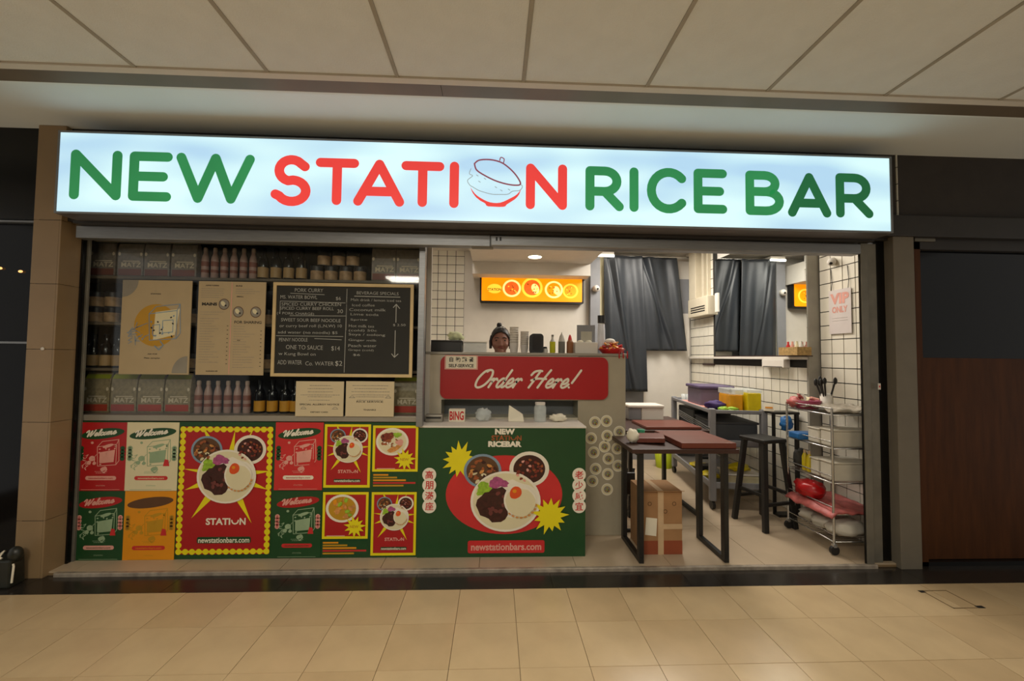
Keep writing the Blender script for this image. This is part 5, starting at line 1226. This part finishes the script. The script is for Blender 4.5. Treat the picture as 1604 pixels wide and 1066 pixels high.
# ---------------------------------------------------------------- grey plastic trolley (turned a little)
TA = math.radians(-8.0)
OX, OY = 1.872, 3.54
def T(a, b_, z): return (OX + a * math.cos(TA) - b_ * math.sin(TA), OY + a * math.sin(TA) + b_ * math.cos(TA), z)
W, D = .47, 1.18
t = thing('utility_trolley', 'grey three-tier utility trolley loaded with tubs beside the tiled wall', 'trolley', T(W / 2, D / 2, SF))
def tbox(mb, a0, a1, b0, b1, z0, z1, m):
    vs = [T(a0, b0, z0), T(a1, b0, z0), T(a1, b1, z0), T(a0, b1, z0), T(a0, b0, z1), T(a1, b0, z1), T(a1, b1, z1), T(a0, b1, z1)]
    return mb.add(vs, [(0, 3, 2, 1), (4, 5, 6, 7), (0, 1, 5, 4), (1, 2, 6, 5), (2, 3, 7, 6), (3, 0, 4, 7)], m)
m_trol = mat('trolley_grey', '#86868a', .45, var=.05); m_tdark = mat('trolley_inner', '#3b3c40', .6)
for k, z in enumerate((.842, .56, .20)):
    b = MB(); hh = .055 if k else .032; tbox(b, 0, W, 0, D, z, z + .012, m_trol); tbox(b, 0, W, 0, .018, z, z + hh, m_trol); tbox(b, 0, W, D - .018, D, z, z + hh, m_trol); tbox(b, 0, .018, 0, D, z, z + hh, m_trol); tbox(b, W - .018, W, 0, D, z, z + hh, m_trol)
    b.build('tray_shelf', t, bevel=.004)
for (a, c) in ((0.0, 0.0), (W - .045, 0.0), (0.0, D - .045), (W - .045, D - .045)):
    b = MB(); tbox(b, a - .004, a + .049, c - .004, c + .049, SF + .07, .885, m_trol); b.build('post', t, bevel=.010)
    p = T(a + .02, c + .02, 0); MB().tube([(p[0] - .012, p[1], SF + .035), (p[0] + .012, p[1], SF + .035)], .035, m_blackplastic, 14).build('caster', t)
for i in range(4): b = MB(); b.tube([T(-.008, .0, .72 - .018 * i - .0), T(-.008, D * .75, .765 - .018 * i)], .004, m_chrome, 6); b.build('side_wire', t)
def tthing(name, label, cat, a, c, z): return thing(name, label, cat, T(a, c, z))
zt_ = .855
m_purp = mat('mauve_plastic', '#6f6478', .5, var=.06); m_purd = mat('mauve_lid', '#57496a', .45)
t = tthing('mauve_tub', 'mauve grey lidded storage tub on top of the trolley', 'tub', .20, .62, zt_); b = MB(); tbox(b, .06, .36, .42, .80, zt_, zt_ + .17, m_purp); b.build('tub', t, bevel=.012)
b = MB(); tbox(b, .045, .375, .40, .82, zt_ + .17, zt_ + .20, m_purd); b.build('lid', t, bevel=.010)
m_ytub = mat('yellow_fruit_tub', '#d9c313', .35, var=.12, scale=12); m_otub = mat('orange_fruit_tub', '#dc9b1a', .35, var=.15, scale=12)
for k, (a0, a1, c0, c1, m, lab) in enumerate(((.20, .318, .10, .34, m_otub, 'clear tub of orange liquid on the trolley beside the mauve tub'), (.335, .455, .06, .32, m_ytub, 'clear tub of yellow liquid at the trolley edge by the wall'))):
    t = tthing('juice_tub', lab, 'tub', (a0 + a1) / 2, (c0 + c1) / 2, zt_); b = MB(); tbox(b, a0, a1, c0, c1, zt_, zt_ + .145 + .02 * k, m); b.build('contents', t, bevel=.012)
    b = MB(); tbox(b, a0 - .004, a1 + .004, c0 - .004, c1 + .004, zt_ + .146 + .02 * k, zt_ + .195, m_clearp); b.build('tub_rim', t, bevel=.006)
p = T(.10, .16, zt_); crumple('purple_cloth', 'dark purple cloth bundle at the trolley front', 'cloth', p, (.085, .07, .042), mat('purple_cloth', '#3b2560', .7), 21)
for k, (a, c) in enumerate(((.13, .05), (.21, .055))): p = T(a, c, zt_); crumple('green_packet', 'lime green packet at the trolley front, ' + ['next to the purple cloth', 'in front of the orange tub'][k], 'packet', p, (.05, .03, .022), m_lettuce, 31 + k)
b = MB(); tbox(b, .03, .16, .30, .95, zt_ + .001, zt_ + .012, m_pink); tag(b.build('pink_sheet', bevel=.002), 'flat pale pink packet stack along the trolley side', 'packet')
for k in range(3):
    p = T(.08 + .05 * k, 1.0, zt_); b = MB().lathe([(.02, 0), (.026, .07), (.024, .07), (.018, .004)], p[0], p[1], m_clearp, 14, z0=p[2]); tag(b.build('clear_cup'), 'small clear plastic cup at the far trolley end, ' + ['nearest the counter', 'middle of three', 'beside the wall'][k], 'cup', 'clear cups on the trolley')
m_dcr = mat('dark_grey_crate', '#3d4147', .5)
t = tthing('dark_crate', 'dark grey plastic crate on the middle trolley shelf', 'crate', .25, .3, .572); b = MB(); tbox(b, .055, .42, .06, .55, .573, .745, m_dcr); b.build('crate_body', t, bevel=.010); b = MB(); tbox(b, .048, .427, .053, .557, .745, .765, m_tdark); b.build('rim', t, bevel=.004)
t = tthing('black_crate', 'black crate farther back on the middle trolley shelf', 'crate', .25, .8, .572); b = MB(); tbox(b, .055, .42, .60, 1.1, .573, .80, m_blackplastic); b.build('crate_body', t, bevel=.010)
t = tthing('white_tub', 'white oval food tub at the front of the bottom trolley shelf', 'tub', .28, .15, .212); b = MB(); tbox(b, .17, .44, .05, .28, .213, .305, m_cream); b.build('tub', t, bevel=.02); b = MB(); tbox(b, .16, .45, .04, .29, .305, .318, m_white); b.build('lid', t, bevel=.005)
for k, (a, c, z, lab) in enumerate(((.30, .16, .319, 'yellow packet resting on the white tub in the trolley'), (.08, .25, .214, 'yellow packet on the bottom trolley shelf beside the front post'), (.10, .6, .214, 'yellow packet farther back on the bottom trolley shelf'))): crumple('yellow_packet', lab, 'packet', T(a, c, z), (.085, .07, .035), m_ytub, 41 + k)
t = tthing('black_appliance', 'black handled appliance among yellow packets on the bottom trolley shelf', 'appliance', .1, .42, .214); p = T(.1, .43, .214); MB().box(p[0] - .07, p[0] + .07, p[1] - .06, p[1] + .06, .214, .30, m_blackplastic).build('body', t, bevel=.012)
MB().tube([(p[0] - .06, p[1], .295), (p[0] - .05, p[1], .36), (p[0] + .05, p[1], .36), (p[0] + .06, p[1], .295)], .011, m_blackplastic, 8).build('handle', t)

# ---------------------------------------------------------------- bar stool
def stool(label, cx, cy, zs, a, spread=.145, top_=.12):
    t = thing('bar_stool', label, 'stool', (cx, cy, SF)); ca_, sa_ = math.cos(a), math.sin(a)
    R = lambda x, y_: (cx + x * ca_ - y_ * sa_, cy + x * sa_ + y_ * ca_)
    b = MB(); q = [R(-top_, -top_), R(top_, -top_), R(top_, top_), R(-top_, top_)]
    b.add([(p[0], p[1], zs - .03) for p in q] + [(p[0], p[1], zs) for p in q], [(0, 3, 2, 1), (4, 5, 6, 7), (0, 1, 5, 4), (1, 2, 6, 5), (2, 3, 7, 6), (3, 0, 4, 7)], m_blackmetal); b.build('seat', t, bevel=.008)
    F = []
    for (i, j) in ((-1, -1), (1, -1), (1, 1), (-1, 1)):
        p0 = R(i * spread, j * spread); p1 = R(i * top_ * .75, j * top_ * .75); b = MB(); b.bar((*p0, SF), (*p1, zs - .03), .036, .036, m_blackmetal); b.build('leg', t, bevel=.003); F.append((Vector((*p0, SF)), Vector((*p1, zs - .03))))
    for k in range(4):
        for h_ in ((.30, .40)[k % 2],): MB().bar(F[k][0].lerp(F[k][1], h_), F[(k + 1) % 4][0].lerp(F[(k + 1) % 4][1], h_), .022, .022, m_blackmetal).build('stretcher', t)
stool('black four-legged bar stool in front of the grey trolley', 2.14, 3.24, .70, .25)
# slim black stand behind the stool
t = thing('black_stand', 'slim black stand with flat top between stool and wire rack', 'stand', (2.40, 3.42, SF))
MB().box(2.30, 2.53, 3.35, 3.46, .862, .882, m_blackmetal).build('top_plate', t, bevel=.003); MB().box(2.505, 2.53, 3.36, 3.385, SF, .862, m_blackmetal).build('upright', t); MB().box(2.35, 2.37, 3.42, 3.44, SF, .862, m_blackmetal).build('upright', t); MB().box(2.35, 2.53, 3.36, 3.44, SF, SF + .02, m_blackmetal).build('foot', t)
t = thing('price_cards', 'small cream card stand on top of the black stand', 'card', (2.30, 3.44, .883)); MB().add([(2.275, 3.43, .883), (2.345, 3.40, .883), (2.355, 3.42, .945), (2.29, 3.45, .945)], [(0, 1, 2, 3)], m_paper).build('card', t, solid=.004)
b = MB(); b.add([(2.285, 3.424, .905), (2.335, 3.402, .905), (2.337, 3.405, .918), (2.287, 3.427, .918)], [(0, 1, 2, 3)], m_orange); b.build('card_print', t, solid=.001)

# ---------------------------------------------------------------- wire rack trolley
RX0, RX1, RY0, RY1 = 2.275, 2.625, 2.72, 3.15
levels = (.945, .72, .49, .285, .105)
t = thing('wire_rack', 'chrome wire rack trolley with five crowded shelves by the entrance', 'rack', ((RX0 + RX1) / 2, (RY0 + RY1) / 2, SF))
for (x_, yy) in ((RX0, RY0), (RX1, RY0), (RX0, RY1), (RX1, RY1)):
    MB().tube([(x_, yy, SF + .07), (x_, yy, .99)], .008, m_chrome, 10).build('post', t); MB().tube([(x_, yy - .010, SF + .03), (x_, yy + .010, SF + .03)], .030, m_blackplastic, 14).build('caster', t); MB().box(x_ - .012, x_ + .012, yy - .012, yy + .012, SF + .05, SF + .072, m_chrome).build('caster_plate', t)
for z in levels:
    sh_ = MB(); sh_.tube([(RX0, RY0, z), (RX1, RY0, z), (RX1, RY1, z), (RX0, RY1, z)], .005, m_chrome, 6, closed=True); so = sh_.build('wire_shelf', t)
    b = MB()
    for i in range(1, 14): yy = RY0 + (RY1 - RY0) * i / 14; b.tube([(RX0, yy, z), (RX1, yy, z)], .0022, m_chrome, 4)
    o = b.build('shelf_wires', so); o['kind'] = 'stuff'
    MB().tube([(RX0, RY0, z + .045), (RX0, RY1, z + .045)], .004, m_chrome, 6).build('side_rail', so)
m_film = mat('cling_film', '#a89f90', .25, var=.3, scale=25); m_tray = mat('white_tray', '#cfc9ba', .5, var=.05); m_pbag = mat('pink_bag', '#b5605c', .5, var=.25, scale=25); m_rbag = mat('red_bag', '#b01418', .3, var=.2, scale=20); m_blue = mat('blue_plastic', '#1d5f9c', .4, var=.2, scale=20); m_ybot = mat('mustard_bottle', '#c9b41a', .35)
def Q(u, v, X_): return PX(u, v, X_)
# top shelf
b = MB(); b.surf(lambda u, v: (RX0 + .01 + (RX1 - RX0 - .03) * u, RY0 + .01 + (RY1 - RY0 - .14) * v, .958 + .028 * noise.noise(Vector((u * 5, v * 5, 2))) + .01 + .02 * math.sin(v * 3)), 18, 18, m_film); o = b.build('plastic_sheet', solid=.006); tag(o, 'crinkled clear plastic sheet spread on the top of the wire rack', 'sheet')
p = (2.33, 3.08); t = thing('pink_basket', 'pink basket with mixed packets on the rack top corner', 'basket', (p[0], p[1], .952)); MB().lathe([(.07, 0), (.09, .06), (.086, .06), (.066, .006)], 2.37, 3.06, mat('magenta_plastic', '#8d2f4a', .45), 18, z0=.952).build('bowl', t)
for k in range(7): rr = random.Random(k + 70); q = Vector((2.37 + rr.uniform(-.05, .05), 3.06 + rr.uniform(-.05, .05), 1.018 + rr.uniform(0, .02))); d = Vector((rr.uniform(-1, 1), rr.uniform(-1, 1), .3)).normalized() * .028; MB().bar(q - d, q + d, .03, .012, [m_pink, m_cream, m_pbag, m_white][k % 4]).build('packet', t, bevel=.003)
crumple('pink_packet_heap', 'heap of pink packets on the rack beside the black stand', 'packet', (2.30, 3.10, .953), (.04, .05, .04), m_pbag, 51)
t = thing('utensil_pot', 'white pot with a clump of black utensils on the rack top', 'pot', (2.44, 2.99, .952)); MB().lathe([(.034, 0), (.04, .10), (.036, .10), (.03, .005)], 2.47, 3.0, m_white, 18, z0=.965).build('pot', t)
for k in range(8):
    rr = random.Random(k + 3); a = rr.random() * 6.28; q0_ = Vector((2.47 + .012 * math.cos(a), 3.0 + .012 * math.sin(a), .98)); q1 = q0_ + Vector((.055 * math.cos(a), .055 * math.sin(a), .16 + .03 * rr.random())); MB().tube([q0_, q1], .006, m_blackplastic, 8).ball(q1, .016, .008, .026, m_blackplastic, 10, 6).build('utensil', t)
# second shelf: white trays and blue clips
def tray(label, x0, x1, y0, y1, z0, h):
    t = thing('foam_tray', label, 'tray', ((x0 + x1) / 2, (y0 + y1) / 2, z0), 'white trays on the wire rack')
    MB().box(x0, x1, y0, y1, z0, z0 + h - .012, m_tray).build('tray', t, bevel=.008); MB().box(x0 - .004, x1 + .004, y0 - .004, y1 + .004, z0 + h - .011, z0 + h, m_tray).build('lid', t, bevel=.004)
tray('white lidded tray on the second rack shelf, nearer the street', 2.30, 2.60, 2.74, 2.85, .727, .115); tray('white lidded tray on the second rack shelf, beside the blue packet', 2.30, 2.60, 2.865, 2.97, .727, .105)
tray('white lidded tray on the third rack shelf, nearer the street', 2.30, 2.60, 2.74, 2.86, .497, .125); tray('white lidded tray on the third rack shelf, beside the yellow bottles', 2.30, 2.60, 2.875, 2.95, .497, .12)
t = thing('blue_packet', 'bright blue packet sticking out of the second rack shelf', 'packet', (2.29, 3.05, .727)); MB().box(2.245, 2.42, 2.985, 3.10, .727, .775, m_blue).build('packet', t, bevel=.010)
crumple('blue_bag', 'crumpled blue bag hanging at the rack corner near the stand', 'bag', (2.30, 3.19, .76), (.045, .035, .055), m_blue, 61)
for k, yy in enumerate((2.985, 3.03)):
    t = thing('mustard_bottle', 'yellow bottle on the third rack shelf, ' + ['next to the white tray', 'farther from the white tray'][k], 'bottle', (2.32, yy, .497)); MB().lathe([(.017, 0), (.019, .01), (.019, .10), (.008, .13)], 2.32, yy, m_ybot, 14, z0=.497).build('body', t); MB().lathe([(.009, .128), (.009, .15)], 2.32, yy, m_tape, 10, z0=.497).build('cap', t)
crumple('dark_bag', 'dark grey bag at the back of the third rack shelf', 'bag', (2.34, 3.10, .497), (.05, .04, .07), mat('charcoal_cloth', '#33322f', .8), 63)
# fourth shelf: red and pink bags
crumple('red_bag', 'shiny bright red bag on the fourth rack shelf', 'bag', (2.33, 3.00, .31), (.085, .11, .062), m_rbag, 65, amp=.3)
b = MB(); b.surf(lambda u, v: (2.245 + .36 * u, 2.70 + .44 * v, .300 + .02 * noise.noise(Vector((u * 6, v * 6, 5))) - .035 * max(0, .12 - u) / .12), 22, 22, m_pbag); tag(b.build('pink_bags', solid=.012), 'flat pile of pink plastic bags covering the fourth rack shelf', 'bag')
for k, (yy, r) in enumerate(((2.80, .07), (2.93, .075), (3.06, .06))): crumple('white_sack', 'white plastic sack on the bottom rack shelf, ' + ['nearest the street', 'in the middle', 'at the stool end'][k], 'bag', (2.44, yy, .112), (.14, r, .055), m_tray, 80 + k, amp=.3)

# dark carrier bag by the stone pillar
bx_, by_ = P(13, 890, 2.50)[0], 2.50
t = thing('carrier_bag', 'dark carrier bag with pale handles on the floor against the beige pillar', 'bag', (bx_, by_, .001))
m_cb = mat('dark_carrier', '#1f211b', .4, var=.3, scale=20)
MB().add([(bx_ - .08, by_ - .045, .002), (bx_ + .055, by_ - .045, .002), (bx_ + .055, by_ + .04, .002), (bx_ - .08, by_ + .04, .002), (bx_ - .075, by_ - .04, .15), (bx_ + .05, by_ - .04, .15), (bx_ + .05, by_ + .035, .16), (bx_ - .075, by_ + .035, .16)], [(0, 3, 2, 1), (4, 5, 6, 7), (0, 1, 5, 4), (1, 2, 6, 5), (2, 3, 7, 6), (3, 0, 4, 7)], m_cb).build('bag_body', t, bevel=.008)
MB().tube([(bx_ + .058, by_ - .03, .13), (bx_ + .066, by_ - .035, .12), (bx_ + .06, by_ - .035, .03)], .005, m_paper, 8).build('handle', t)
MB().tube([(bx_ - .03, by_ - .02, .15), (bx_ - .02, by_ - .02, .185), (bx_ - .0, by_ - .02, .20), (bx_ - .02, by_ - .03, .17), (bx_ - .005, by_ - .03, .16)], .006, m_paper, 8).build('handle', t)
MB().ball((bx_ + .035, by_, .17), .035, .03, .045, m_cb, 12, 8).build('bag_neck', t)
# little lamps glowing inside the dark shop past the pillar
for k, (u, v) in enumerate(((33, 425), (1, 420))):
    p = P(u, v, 2.655); t = MB().ball((p[0], 2.652, p[1]), .013, .006, .008, mat('amber_glow', '#ffb870', .5, emit=1.6, var=0), 12, 8); tag(t.build('amber_lamp'), 'small amber lamp on the dark glass, ' + ['nearer the beige pillar', 'at the picture edge'][k], 'light')

for o in list(sc.objects):
    if o.type == 'MESH' and o.name.split('.')[0] in ('small_print', 'chalk_writing', 'drinks_writing', 'streak_print', 'rice_outline', 'headings', 'script_lettering'): o['kind'] = 'stuff'
